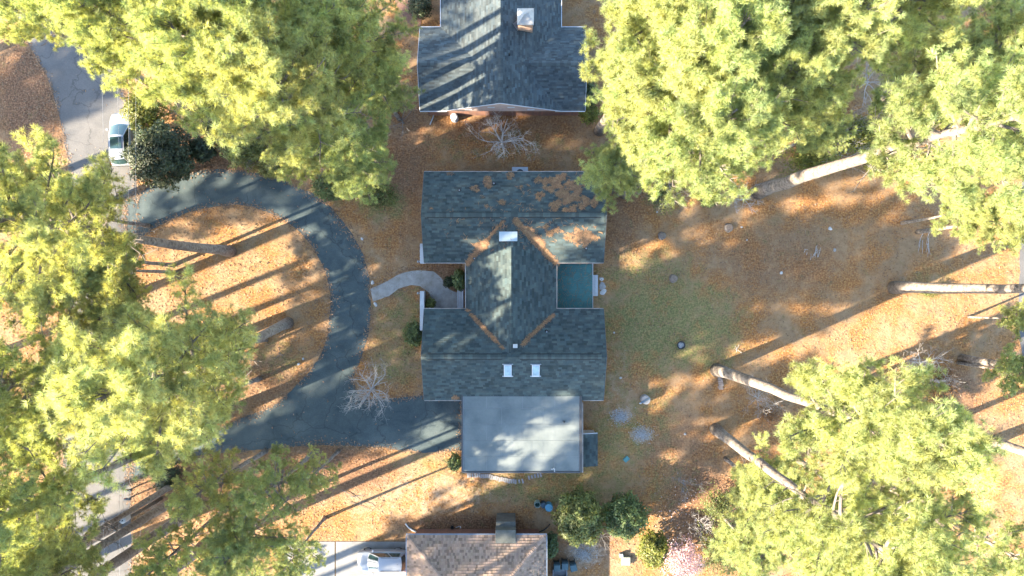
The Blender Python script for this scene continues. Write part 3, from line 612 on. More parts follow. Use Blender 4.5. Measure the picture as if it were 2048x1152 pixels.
def make_pine(seed, H=30., Rr=5., nb=40, cb=.56, dens=1.0, cone=0.):
    rs = np.random.RandomState(seed); r_ = random.Random(seed)
    tp = []; a0 = r_.uniform(0, 6.28)
    for i in range(13):
        t = i / 12; tp.append(Vector((math.cos(a0 + t * 3) * .35 * t + r_.uniform(-.06, .06) * (i > 0), math.sin(a0 + t * 3) * .35 * t + r_.uniform(-.06, .06) * (i > 0), H * t - .05)))
    tr = [(.42 * (1 - .88 * (i / 12) ** 1.15)) * (1.22 if i == 0 else 1) for i in range(13)]
    trunk = MB().tube(tp, tr, 12).mesh('trunk', M_BARK, True)
    def axis_at(z):
        i = min(int(z / H * 12), 11); t = z / H * 12 - i; return tp[i].lerp(tp[i + 1], t)
    bm = MB(); cen = []; axs = []; tin = []
    for b in range(nb):
        t = ((b + r_.random()) / nb) ** .9; z0 = H * (cb + (.985 - cb) * t); az = b * 2.4 + r_.uniform(-.5, .5)
        prof = (.55 + .55 * math.sin(min(t * 2.2, 1.57))) * (1 - t ** 2.6 * .72); L = Rr * prof * r_.uniform(.62, 1.12)
        el = R(-4 + 48 * t + r_.uniform(-8, 10)); d = Vector((math.cos(az) * math.cos(el), math.sin(az) * math.cos(el), math.sin(el)))
        p = axis_at(z0); pts = [p.copy()]; seg = 6
        for s in range(seg):
            d = (d + Vector((r_.uniform(-.16, .16), r_.uniform(-.16, .16), r_.uniform(-.02, .15)))).normalized(); p = p + d * (L / seg); pts.append(p.copy())
        bm.tube(pts, [.085 * (1 - .8 * i / seg) * (L / Rr + .25) for i in range(seg + 1)], 5, False)
        dead = t < .12 and r_.random() < .6
        tone = r_.uniform(.75, 1.2)
        for k in range(int((9 if not dead else 3) * dens * (L / 4 + .35)) + 3):
            s = r_.uniform(.14, 1.0) if not dead else r_.uniform(.4, 1); i = min(int(s * seg), seg - 1); q = pts[i].lerp(pts[i + 1], s * seg - i)
            dd = (pts[i + 1] - pts[i]).normalized(); side = dd.cross(Vector((0, 0, 1))).normalized() * r_.choice((-1, 1))
            td = (dd * r_.uniform(.3, 1) + side * r_.uniform(.2, 1.) + Vector((0, 0, r_.uniform(-.1, .75)))).normalized(); tl = r_.uniform(.5, 1.35) * (1.15 - .4 * s)
            e = q + td * tl * .6 + Vector((0, 0, .06)); e2 = q + td * tl + Vector((0, 0, .16 * tl))
            bm.tube([q, e, e2], [.026, .018, .008], 3, False)
            if dead: continue
            m = r_.randint(4, 7)
            for j in range(m):
                u = .35 + .65 * (j + .6) / m; c = q.lerp(e2, u) + Vector((r_.gauss(0, .17), r_.gauss(0, .17), r_.gauss(.05, .12)))
                cen.append(c); axs.append((td + Vector((r_.gauss(0, .35), r_.gauss(0, .35), .55))).normalized())
                g = tone * r_.uniform(.72, 1.22); y = r_.uniform(-.1, .16); tin.append((g * (1 + y), g * (1 + y * .25), g * (1 - y * .8)))
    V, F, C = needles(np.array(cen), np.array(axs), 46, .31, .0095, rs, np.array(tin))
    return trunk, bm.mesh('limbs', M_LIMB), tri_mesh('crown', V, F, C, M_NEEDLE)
PINES = [make_pine(11, nb=52, dens=1.2), make_pine(23, nb=48, cb=.60, dens=1.25), make_pine(37, nb=58, cb=.54, dens=1.15), make_pine(41, nb=46, cb=.62, dens=1.35), make_pine(59, nb=54, cb=.58, dens=1.2)]
THIN = [make_pine(71, nb=34, cb=.45, dens=.95), make_pine(83, nb=32, cb=.5, dens=.9)]
def pine(px, py, kind, Ht, Rc, var, label, group='tall pines around the houses', lean=(0, 0), thin=False, fat=1.0):
    """kind 'b': photo pixel of the trunk foot; 'c': pixel of the crown's middle (0.8 of the height); 'w': world metres"""
    if kind == 'b': loc = P(px, py)
    elif kind == 'c': loc = P(px, py, .80 * Ht); loc.z = 0
    else: loc = Vector((px, py, 0))
    src = (THIN if thin else PINES); t, l, c = src[var % len(src)]
    o = thing('pine_tree', label, 'tree', loc, group); o.rotation_euler = (R(lean[0]), R(lean[1]), (px * 7.31 + py * 3.7) % 6.28)
    o.rotation_mode = 'ZYX'
    o.scale = (Rc / 5, Rc / 5, Ht / 30)
    k = fat * (Ht / 30) * 5 / Rc; obj('trunk', t, o).scale = (k, k, 1); obj('limbs', l, o); obj('crown', c, o)
    return o
G = 'tall pines around the houses'
# --- upper left mass
pine(20, 10, 'c', 22, 3.4, 0, 'pine crown in the extreme upper left corner above the road')
pine(170, 20, 'c', 27, 3.8, 1, 'pine hanging over the road at the top left')
pine(270, 55, 'c', 30, 4.2, 2, 'pine over the right road verge above the white SUV')
pine(395, 40, 'c', 31, 4.9, 3, 'bright pine left of the big mass at the top edge, near the road')
pine(445, 145, 'c', 31, 4.6, 4, 'bright pine just above the bare tree by the lime green tree')
pine(545, 60, 'c', 32, 5.2, 0, 'broad pine at the top edge midway between the road and the blue grey roof')
pine(560, 190, 'c', 31, 5.0, 1, 'bright pine in the middle of the upper left pine mass')
pine(690, 60, 'c', 24, 4.6, 2, 'greener pine at the top edge left of the brick path')
pine(750, 165, 'c', 14, 3.9, 3, 'pine nearest the left edge of the blue grey roofed house')
pine(660, 245, 'c', 20, 4.2, 4, 'bright pine above the lowest tip of the upper left pine mass')
pine(705, 325, 'c', 14, 3.7, 0, 'lowest pine of the upper left mass, above the teal roof corner')
pine(610, 300, 'c', 15, 3.5, 1, 'low pine overhanging the outer bend of the driveway')
# --- left side
pine(462, 503, 'b', 32, 5.6, 2, 'pine rooted in the driveway island with a dark trunk at its upper half', lean=(0, -1))
pine(576, 646, 'b', 32, 5.9, 2, 'pine rooted at the right of the driveway island with a dark leaning trunk', lean=(4, 3))
pine(398, 702, 'b', 32, 5.2, 1, 'pine with a rough trunk showing through the crowns at the lower left of the island')
pine(352, 545, 'b', 13, 3.7, 0, 'pine over the mouth of the upper driveway arm')
pine(345, 690, 'b', 15, 4.2, 3, 'shaded pine at the left edge level with the lower house wing')
pine(430, 838, 'b', 32, 4.8, 4, 'pine at the left edge level with the utility pole')
pine(250, 830, 'c', 15, 3.8, 3, 'pine over the road at the lower driveway mouth')
pine(92, 1118, 'c', 22, 4.6, 1, 'pine at the bottom edge left of the utility pole')
pine(388, 978, 'b', 30, 5.0, 3, 'pine in the extreme lower left corner')
pine(405, 985, 'c', 16, 3.2, 0, 'thin shaded pine between the mailboxes and the leaf covered bank', thin=True)
pine(530, 985, 'c', 16, 3.4, 1, 'thin shaded pine below the lower driveway edge', thin=True)
pine(480, 1085, 'c', 14, 4.2, 0, 'blue green shaded pine at the bottom edge left of the concrete drive')
pine(335, 1110, 'c', 16, 3.4, 1, 'shaded pine at the bottom edge right of the utility pole', thin=True)
pine(590, 1110, 'c', 11, 3.2, 1, 'low green pine overhanging the concrete drive at the bottom', thin=True)
pine(615, 960, 'c', 12, 2.4, 0, 'smallest thin pine above the dry leaf bank', thin=True)
pine(50, 370, 'c', 13, 3.8, 4, 'low pine at the left edge just below the brown verge')
pine(140, 425, 'c', 14, 3.4, 3, 'pine overhanging the left half of the road beneath the parked SUV')
pine(200, 520, 'c', 14, 3.8, 1, 'bushy low pine filling the inner corner of the road and the upper driveway arm')
pine(110, 580, 'c', 15, 4.0, 0, 'pine over the road level with the walkway')
pine(225, 640, 'c', 11, 3.6, 2, 'pine with a pale rounded top left of the island trunks')
pine(60, 860, 'c', 16, 4.0, 4, 'low pine left of the road above the utility pole')
pine(400, 800, 'c', 15, 4.0, 3, 'bushy pine leaning over the lower driveway arm')
pine(435, 700, 'c', 13, 3.3, 0, 'low pine hiding the left half of the island behind the right trunk')
pine(330, 870, 'c', 15, 3.6, 1, 'low pine just above the mailbox verge')
# --- upper right mass
pine(1198, 262, 'b', 30, 5.0, 1, 'pine reaching over the right end of the blue grey roof near the chimney')
pine(1216, 328, 'b', 31, 5.2, 2, 'pine just right of the lawn with the bare pale tree')
pine(1268, 240, 'c', 17, 3.7, 0, 'lower pine whose fringe touches the lawn between the two dark roofs')
pine(1400, 130, 'c', 32, 5.2, 4, 'bright pine near the centre of the upper right pine mass')
pine(1395, 265, 'c', 31, 4.7, 0, 'bright pine at the lower left of the upper right pine mass')
pine(1238, 388, 'b', 15, 3.6, 3, 'shorter blue green shaded pine over the top right corner of the teal roof', lean=(0, -9))
pine(1505, 70, 'c', 31, 4.8, 3, 'pine at the top edge in the middle of the upper right mass')
pine(1525, 190, 'c', 30, 4.3, 2, 'pine directly above the foot of the longest pale trunk')
pine(1435, 310, 'c', 14, 3.2, 1, 'lowest bright pine of the upper right mass, beside the longest trunk foot')
pine(1620, 110, 'c', 31, 4.4, 0, 'pine left of the brown gap in the upper right canopy')
pine(1610, 215, 'c', 20, 3.2, 4, 'pine over the middle of the longest pale trunk')
pine(1735, 75, 'c', 15, 3.0, 1, 'low green pine inside the brown canopy gap at the upper right')
pine(1640, 262, 'c', 11, 2.8, 2, 'young pine just above the middle of the longest pale trunk')
pine(1800, 30, 'c', 29, 3.8, 1, 'pine at the top edge right of the brown canopy gap')
pine(1860, 150, 'c', 20, 4.4, 3, 'pine right of the tangle of bare branches in the canopy')
pine(1985, 120, 'c', 22, 4.6, 2, 'pine in the top right corner of the picture')
pine(1516, 384, 'b', 35, 5.4, 4, 'pine with the longest pale trunk, rooted by the bare shrub', lean=(1.5, 2), fat=1.2)
pine(1985, 300, 'c', 14, 3.6, 0, 'pine at the right edge level with the longest pale trunk')
pine(1930, 425, 'c', 11, 3.0, 1, 'young pine at the right edge over the strip of orange straw')
pine(2010, 440, 'c', 14, 3.2, 3, 'pine at the right edge above the horizontal trunk')
pine(1788, 575, 'b', 33, 4.8, 2, 'pine with a horizontal pale trunk leaving the right edge', fat=1.1)
# --- lower right mass
pine(1433, 740, 'b', 33, 5.0, 3, 'pine with pale bent trunk rooted beside the brick stack', lean=(-1.5, 0), fat=1.1)
pine(1431, 858, 'b', 33, 5.4, 0, 'pine with a shorter pale trunk rooted below the gravel patches', lean=(1, 0))
pine(1535, 985, 'c', 13, 4.2, 2, 'bright pine leftmost in the lower right mass')
pine(1775, 860, 'c', 16, 3.8, 1, 'pine at the right of the lower right mass by the rusty shrub')
pine(1500, 1090, 'c', 11, 3.9, 4, 'pine at the bottom edge right of the pink blossom')
pine(1680, 1090, 'c', 21, 4.6, 2, 'pine at the bottom edge in the middle of the lower right mass')
pine(1770, 1025, 'c', 20, 3.6, 3, 'pine left of the diagonal trunk shadow in the lower right')
pine(1985, 1085, 'c', 24, 3.8, 0, 'thin shaded pine in the bottom right corner', thin=True)
pine(1924, 717, 'b', 26, 3.8, 1, 'pine with a short thick pale trunk near the right edge')
pine(2030, 745, 'c', 9, 2.6, 1, 'young pine at the right edge beside the short thick trunk')
pine(2040, 640, 'c', 8, 2.0, 3, 'small pine at the right edge below the horizontal trunk')
pine(1985, 882, 'b', 30, 4.4, 0, 'pine with a pale trunk cut off by the lower right edge')
# --- pines beyond the frame whose shadows fall into it
OFF = 'tall pine standing beyond the left and lower edges of the picture'
for i, (x, y, h_, r_c) in enumerate([(-47, -9, 30, 4.6), (-44, -12, 31, 4.8), (-40, -25, 31, 4.6), (-58, -16, 31, 4.6), (-56, -30, 30, 4.6), (-46, -38, 30, 4.6), (-64, -24, 32, 4.8), (-34, -32, 31, 4.6), (-60, -2, 31, 4.8), (-70, -10, 30, 4.8), (-24, -33, 29, 4.2), (-52, 6, 30, 4.6), (-51, 20, 29, 4.4), (-16, -39, 30, 4.4), (-62, -29, 31, 5.0), (-68, -34, 31, 5.0), (-29.6, -20.6, 36, 5.6), (-28, -23.4, 34, 5.4), (-36, -21.5, 32, 4.8), (-54, -9, 30, 4.8), (-92, 0, 31, 5.), (-99, -7, 31, 5.), (-76, 6, 30, 5.)]):
    pine(x, y, 'w', h_, r_c, i, OFF, 'pines beyond the frame')

def leaf_mesh(name, n, rad, zc, rz, leaf, seed, m, shell=.55, lump=.22, flat=0., zmin=.05):
    """bushy crown: folded leaves through a lumpy ellipsoid"""
    rs = np.random.RandomState(seed); d = norm(rs.normal(size=(n, 3))); d[:, 2] = np.where(d[:, 2] < -.5, -d[:, 2] * .6, d[:, 2])
    lum = np.array([1 + lump * mnoise.noise((a[0] * 2.2 + seed, a[1] * 2.2, a[2] * 2.2)) * 1.8 + lump * .6 * mnoise.noise((a[0] * 6 + seed, a[1] * 6, a[2] * 6)) for a in d])
    rr = (shell + (1 - shell) * rs.random(n) ** .6) * lum
    c = d * rr[:, None] * np.array([rad, rad, rz]) + np.array([0, 0, zc]); c[:, 2] = np.maximum(c[:, 2], zmin)
    nrm = norm(d * .8 + np.array([0, 0, .5]) + rs.normal(size=(n, 3)) * .55); a = norm(np.cross(nrm, rs.normal(size=(n, 3)))); b = np.cross(nrm, a)
    s = leaf * rs.uniform(.6, 1.3, (n, 1)); V = np.stack([c - a * s, c - b * s * .5 + nrm * s * .12, c + a * s, c + b * s * .5 + nrm * s * .12], 1).reshape(-1, 3)
    F = np.arange(4 * n).reshape(-1, 4)
    g = rs.uniform(.65, 1.3, n) * (.82 + .25 * (lum - 1) / max(lump, .01)).clip(.6, 1.2); y = rs.uniform(-.1, .18, n)
    C = np.repeat(np.stack([g * (1 + y), g, g * (1 - y)], 1), 4, 0)
    return tri_mesh(name, V, F, C, m)
M_GLOSS = foliage('dark_evergreen_leaf', (.040, .058, .022), .2, (1.5, 1.3, .5), .2, .6)
M_OLIVE = foliage('olive_leaf', (.150, .170, .042), .3, (1.3, 1.2, .5), .2)
M_LIME = foliage('yellow_green_leaf', (.17, .19, .03), .4, (1.2, 1.1, .4), .15)
M_GREEN = foliage('mid_green_leaf', (.105, .150, .045), .3, (1.3, 1.2, .5), .2)
M_BLOOM = foliage('pink_blossom', (.55, .36, .38), .25, (1.1, 1., 1.), .05)
M_RUST = foliage('rust_leaf', (.28, .135, .05), .3, (1.2, 1., .6), .1)
M_PALEBARK = pm('pale_bare_bark', (.62, .57, .52), (.40, .36, .33), 6., .9)
M_GREYBARK = pm('grey_bare_bark', (.26, .25, .24), (.16, .15, .145), 6., .9)
def stems(rad, h, seed, n=6):
    r_ = random.Random(seed); mb = MB()
    for i in range(n):
        a = r_.uniform(0, 6.28); q = rad * r_.uniform(.3, .7); mb.tube([(math.cos(a) * .06, math.sin(a) * .06, -.03), (math.cos(a) * q * .5, math.sin(a) * q * .5, h * .5), (math.cos(a) * q, math.sin(a) * q, h)], [.04, .03, .012], 5, False)
    return mb
def bush(px, py, h, rad, m, label, n=3500, leaf=.10, seed=1, name='shrub', cat='shrub', group=None, zc=None, shell=.5, lump=.22, sy=1.0, rz=0):
    """px,py is where its middle shows at about half its height"""
    loc = P(px, py, h * .55); loc.z = 0
    o = thing(name, label, cat, loc, group, rz); o.scale = (1, sy, 1)
    stems(rad, h * .7, seed).build('stem', M_GREYBARK, o)
    obj('foliage', leaf_mesh('foliage', n, rad, zc or h * .52, h * .5, leaf, seed, m, shell, lump), o); return o
bush(1158, 1035, 4.2, 2.15, M_OLIVE, 'largest round olive green shrub, just right of the blue barrel', 9000, .12, 3, sy=1.12)
bush(1251, 1033, 3.8, 1.95, M_GREEN, 'second round green shrub, right of the largest one', 7500, .12, 4)
bush(1307, 1100, 3.0, 1.4, M_LIME, 'yellow green shrub left of the pink blossoming tree', 4200, .11, 5, sy=1.15)
bush(1101, 1090, 1.6, .75, M_GREEN, 'narrow green shrub against the right wall of the tan roofed house', 1400, .09, 6, sy=1.5)
bush(909, 925, 1.5, .62, M_GREEN, 'small dark rounded shrub at the left garage corner', 1600, .07, 7, sy=1.25)
bush(828, 668, 1.8, .95, M_GREEN, 'green shrub at the left end of the lower house wing', 2200, .09, 8, sy=1.2)
bush(919, 560, 1.8, .62, M_GREEN, 'green shrub in the entrance court beside the white bench', 1500, .09, 9, sy=1.5)
bush(897, 564, .8, .5, M_GLOSS, 'low dark shrub left of the court shrub by the bench', 700, .08, 10)
bush(860, 607, 1.0, .5, M_OLIVE, 'spiky yellowish shrub just inside the lower white screen wall', 700, .10, 11)
bush(290, 222, 4.0, 1.7, M_LIME, 'lime green tree overhanging the hood of the parked SUV', 6500, .11, 12, lump=.3)
bush(320, 312, 4.6, 2.75, M_GLOSS, 'large dark glossy evergreen right of the parked SUV', 13000, .13, 13, lump=.26, name='magnolia_tree', cat='tree')
bush(405, 300, 2.0, 1.1, M_GLOSS, 'low dark spiky plant behind the large dark evergreen', 1800, .16, 14)
bush(485, 290, 3.6, 2.0, M_OLIVE, 'olive shrub on the bank above the driveway mouth', 8000, .11, 15, sy=1.1, lump=.3)
bush(440, 255, 3.0, 1.3, M_GLOSS, 'dark shrub at the upper left of the olive bank shrub', 3200, .10, 16)
bush(540, 335, 2.2, 1.4, M_OLIVE, 'low olive shrub along the top edge of the driveway', 4000, .10, 17, sy=.7)
bush(660, 372, 3.0, 1.6, M_GREEN, 'dark green shrub beneath the lowest upper left pine', 4200, .11, 18, sy=.8)
bush(755, 390, 1.4, 1.7, M_OLIVE, 'sprawling low yellow green ground shrub near the upper left roof corner', 3600, .08, 19, sy=.75, lump=.4)
bush(335, 955, 2.0, 1.0, M_GLOSS, 'dark olive shrub on the verge beside the mailboxes', 2600, .09, 20, sy=1.4, rz=-.6)
bush(1178, 228, 1.8, .9, M_LIME, 'yellow green shrub under the right eave of the blue grey roof', 1600, .09, 21)
bush(1178, 190, 1.6, .8, M_GREEN, 'dark green shrub by the right wall of the blue grey roofed house', 1300, .09, 22, sy=1.6)
bush(1325, 392, 2.4, 1.7, M_OLIVE, 'wispy olive shrub at the upper right corner of the main house', 2600, .07, 23, lump=.4, shell=.2)
bush(1418, 398, 1.6, .8, M_GREEN, 'small green shrub below the upper right pines', 1200, .09, 24)
bush(840, 12, 2.2, 1.1, M_GLOSS, 'dark shrub at the top edge beside the brick path', 2000, .10, 25)
bush(1880, 770, 2.6, 1.6, M_RUST, 'rusty brown leaved shrub near the right pine trunk', 3000, .08, 26, lump=.4, shell=.2, sy=1.5)
bush(1540, 830, 2.4, 1.7, M_RUST, 'tan twiggy shrub between the two pale leaning trunks', 2200, .06, 27, lump=.4, shell=.1)
bush(1440, 1010, 2.6, 1.6, M_OLIVE, 'loose olive shrub under the left fringe of the lower right pines', 3000, .08, 28, lump=.4, shell=.2)
bush(1440, 1100, 3.2, 2.0, M_OLIVE, 'loose olive shrub right of the pink blossoming tree', 4200, .09, 29, lump=.4, shell=.2)
bush(1860, 585, 1.4, 1.2, M_OLIVE, 'low weedy shrub under the horizontal pale trunk', 1500, .08, 30, lump=.4, shell=.2, sy=.5)
bush(1760, 330, 2.0, 1.5, M_LIME, 'leafy undergrowth beside the middle of the long pale trunk', 2600, .09, 31, lump=.4, sy=.6)
bush(1625, 318, 4.5, 2.3, M_LIME, 'yellow green thicket on the upper side of the longest trunk foot', 6000, .11, 41, lump=.4, shell=.25, sy=.7)
bush(1712, 272, 5.0, 2.4, M_LIME, 'yellow green thicket on the upper side of the middle of the longest trunk', 6000, .11, 42, lump=.4, shell=.25, sy=.7)
bush(1900, 905, 1.8, 1.0, M_GREEN, 'small green shrub at the right of the lower right pines', 1800, .09, 32)

def bare_tree(seed, h, spread, levels=4, first=6, m=None, r0=.09, up=.5):
    r_ = random.Random(seed); tk = MB(); br = MB()
    th = h * .28; tk.tube([(0, 0, -.05), (r_.uniform(-.05, .05), r_.uniform(-.05, .05), th * .5), (0, 0, th)], [r0 * 1.25, r0, r0 * .9], 8)
    def grow(p, d, L, rad, lv):
        pts = [p]; rs = [rad]; n = 4
        for i in range(n):
            d = (d + Vector((r_.uniform(-.22, .22), r_.uniform(-.22, .22), r_.uniform(-.12, .16)))).normalized(); p = p + d * (L / n); pts.append(p); rs.append(max(rad * (1 - .65 * (i + 1) / n), .006))
        br.tube(pts, rs, 4 if lv > 1 else 3, False)
        if lv <= 0: return
        for k in range(r_.randint(3, 4)):
            i = r_.randint(1, n); s = Vector((r_.uniform(-1, 1), r_.uniform(-1, 1), r_.uniform(-.25, .6))).normalized()
            grow(pts[i], (d * .9 + s * .85).normalized(), L * r_.uniform(.48, .72), rs[i] * .8, lv - 1)
    for k in range(first):
        a = 2 * PI * k / first + r_.uniform(-.4, .4); d = Vector((math.cos(a) * spread, math.sin(a) * spread, up + r_.uniform(0, .5))).normalized()
        grow(Vector((0, 0, th * r_.uniform(.7, 1))), d, h * .42, r0 * .6, levels - 1)
    return tk.mesh('trunk', m, True), br.mesh('branches', m)
def bare(px, py, h, spread, seed, m, label, first=6, levels=4, r0=.09, sc=1., name='bare_tree', base=False, cat='tree', up=.5):
    loc = P(px, py, 0 if base else h * .6); loc.z = 0
    t, b = bare_tree(seed, h, spread, levels, first, m, r0, up); o = thing(name, label, cat, loc, None); obj('trunk', t, o); obj('branches', b, o); return o
bare(1003, 275, 5.4, 1.0, 5, M_PALEBARK, 'bare pale tree on the lawn between the two dark roofs', 11, 4, .10)
bare(735, 785, 4.8, 1.15, 8, M_PALEBARK, 'bare grey tree at the corner of the driveway apron', 13, 4, .10)
bare(352, 245, 4.4, .9, 9, M_GREYBARK, 'bare grey tree above the large dark evergreen', 6, 4, .08)
bare(522, 300, 3.8, .9, 14, M_GREYBARK, 'bare grey tree over the olive bank shrub', 6, 4, .07)
bare(800, 235, 3.6, 1., 15, M_GREYBARK, 'bare grey sapling right of the upper left pines', 5, 3, .05)
bare(1495, 395, 2.8, 1., 16, M_PALEBARK, 'bare twiggy shrub at the foot of the longest pale trunk', 7, 4, .05, cat='shrub', name='bare_shrub')
bare(1690, 290, 6.0, .7, 17, M_PALEBARK, 'bare branched tree in the canopy gap above the long pale trunk', 8, 4, .08)
bare(1760, 150, 6.0, .8, 18, M_PALEBARK, 'bare branched tree in the brown canopy gap at the upper right', 8, 4, .08)
bare(1525, 800, 3.4, 1., 19, M_PALEBARK, 'bare tan shrub left of the upper pale leaning trunk crown', 9, 4, .05, cat='shrub', name='bare_shrub')
bare(1860, 730, 5.0, .8, 20, M_PALEBARK, 'bare tree among rusty leaves at the right', 7, 4, .07)
bare(1375, 975, 2.8, 1., 21, M_GREYBARK, 'bare grey shrub left of the lower right pines', 6, 4, .04, cat='shrub', name='bare_shrub')
bare(1410, 1060, 3.2, 1., 22, M_PALEBARK, 'bare pale shrub above the pink blossoming tree', 6, 4, .04, cat='shrub', name='bare_shrub')
bare(1205, 1080, 2.0, 1.2, 23, M_GREYBARK, 'bare grey shrub under the two round shrubs', 7, 3, .03, cat='shrub', name='bare_shrub')
bare(1340, 385, 3.4, 1., 24, M_GREYBARK, 'bare grey sapling among the wispy olive shrub', 6, 4, .05)
bare(555, 708, 1.2, 1., 25, M_GREYBARK, 'small bare sapling on the driveway island', 4, 3, .02)
o = thing('blossom_tree', 'pink blossoming tree at the bottom edge', 'tree', P(1366, 1120, 2) * Vector((1, 1, 0)).length * 0 + Vector((*P(1366, 1118, 2)[:2], 0)))
t_, b_ = bare_tree(33, 3.8, 1., 4, 7, M_GREYBARK, .07); obj('trunk', t_, o); obj('branches', b_, o)
obj('blossom', leaf_mesh('blossom', 4200, 1.9, 2.2, 1.7, .065, 33, M_BLOOM, .15, .35), o)
# ---- ground scatter: dead leaves, straw clumps, grass, fallen petals --------------
def scatter(name, n, size, seed, m, accept, long=1.6, tilt=.35, zlift=.03, cols=None):
    rs = np.random.RandomState(seed); x = rs.uniform(-46.5, 46.5, n); y = rs.uniform(-26.5, 26.5, n)
    pv = np.array([mnoise.noise((a * .25, b * .25, seed)) for a, b in zip(x, y)]); k = accept(x * PPM + 1024, 576 - y * PPM, x, y, pv, rs)
    for pol in (ROAD, DRIVE, WALK, RROAD): k &= ~in_poly(x, y, pol) | (rs.random(n) < .03)
    k &= ~((y < -23) & (x > -22) & (x < -9))
    x, y = x[k], y[k]; n = len(x); an = rs.uniform(0, 6.28, n); a = np.stack([np.cos(an), np.sin(an), rs.normal(0, tilt, n)], 1); b = np.stack([-np.sin(an), np.cos(an), rs.normal(0, tilt, n)], 1)
    s = size * rs.uniform(.5, 1.4, (n, 1)); c = np.stack([x, y, np.full(n, zlift) + s[:, 0] * .25], 1)
    V = np.stack([c - a * s * long, c - b * s * .6, c + a * s * long, c + b * s * .6], 1).reshape(-1, 3); V[:, 2] = np.maximum(V[:, 2], .004)
    g = rs.uniform(.6, 1.35, n); h = rs.uniform(-.12, .12, n); C = np.repeat(np.stack([g * (1 + h), g, g * (1 - h)], 1), 4, 0)
    o = obj(name, tri_mesh(name, V, np.arange(4 * n).reshape(-1, 4), C, m)); tag(o, kind='stuff'); return o
def edge_spill(name, pols, n, seed, m):
    rs = np.random.RandomState(seed); pts = []
    for pol in pols:
        a = np.array(pol); b = np.roll(a, -1, 0); L = np.linalg.norm(b - a, axis=1); cs = np.cumsum(L); k = int(n * cs[-1] / 300)
        i = np.searchsorted(cs, rs.uniform(0, cs[-1], k)); i = np.minimum(i, len(a) - 1); t = rs.random((k, 1)); q = a[i] * (1 - t) + b[i] * t
        dn = np.array([mnoise.noise((x * .5, y * .5, seed)) for x, y in q]); q = q + rs.normal(0, .22, (k, 2)) * (1 + 1.5 * np.clip(dn, -.4, 1))[:, None]; pts.append(q[dn > -.35])
    p = np.concatenate(pts); p = p[(np.abs(p[:, 0]) < 47) & (np.abs(p[:, 1]) < 27)]; n = len(p); an = rs.uniform(0, 6.28, n); s = .05 * rs.uniform(.5, 1.5, (n, 1))
    a = np.stack([np.cos(an), np.sin(an), rs.normal(0, .3, n)], 1); b = np.stack([-np.sin(an), np.cos(an), rs.normal(0, .3, n)], 1); c = np.concatenate([p, np.full((n, 1), .035)], 1)
    V = np.stack([c - a * s * 1.7, c - b * s * .6, c + a * s * 1.7, c + b * s * .6], 1).reshape(-1, 3); g = rs.uniform(.5, 1.4, n)
    tag(obj(name, tri_mesh(name, V, np.arange(4 * n).reshape(-1, 4), np.repeat(np.stack([g, g, g], 1), 4, 0), m)), kind='stuff')
M_DEAD = pm('dead_leaf', (.40, .25, .145), (.21, .13, .08), 3., .9, attr=True); M_BLADE = foliage('grass_blade', (.13, .15, .05), .3, (1.2, 1.1, .6), 0)
def acc_leaf(px, py, x, y, pv, rs):
    d = .35 + pv * .6 + .5 * (px < 680) - .2 * ((px > 1200) & (py > 560) & (py < 900) & (px < 1400)) + .15 * (px > 1500)
    return rs.random(len(px)) < np.clip(d, .08, 1)
def acc_grass(px, py, x, y, pv, rs):
    g = np.zeros(len(px))
    for (cx, cy, rx, ry, a) in ((1330, 650, 150, 100, 1), (1300, 560, 120, 60, .5), (1230, 860, 100, 90, .6), (1080, 975, 190, 40, .9), (795, 690, 55, 110, .7), (870, 930, 90, 40, .5), (1000, 290, 180, 45, .3), (560, 700, 70, 60, .3), (1330, 940, 90, 70, .4)):
        g = np.maximum(g, a * np.clip(1.2 - ((px - cx) / rx) ** 2 - ((py - cy) / ry) ** 2, 0, 1))
    return rs.random(len(px)) < g * (.5 + pv)
edge_spill('dead_leaf_drift', (DRIVE, ROAD, WALK), 16000, 8, M_DEAD)
scatter('dead_leaves', 130000, .055, 2, M_DEAD, acc_leaf)
scatter('grass', 90000, .05, 3, M_BLADE, acc_grass, 1.2, .9, .01)
def petals(px, py, x, y, pv, rs): return rs.random(len(px)) < np.exp(-(((px - 1350) / 45) ** 2 + ((py - 1050) / 60) ** 2)) * .8
scatter('fallen_petals', 60000, .05, 6, pm('petal', (.75, .66, .66), (.6, .5, .52), 3, .8, attr=True), petals, 1.0)

# ------------------------------------------------------------------ yard things
def ybox(name, label, cat, px, py, sx, sy, h, m, rz=0, bev=.02):
    q = P(px, py, h); q.z = 0; o = MB().box((-sx / 2, -sy / 2, -.01), (sx / 2, sy / 2, h)).build(name, m, bevel=bev); o.location = q; o.rotation_euler = (0, 0, rz); return tag(o, label, cat)
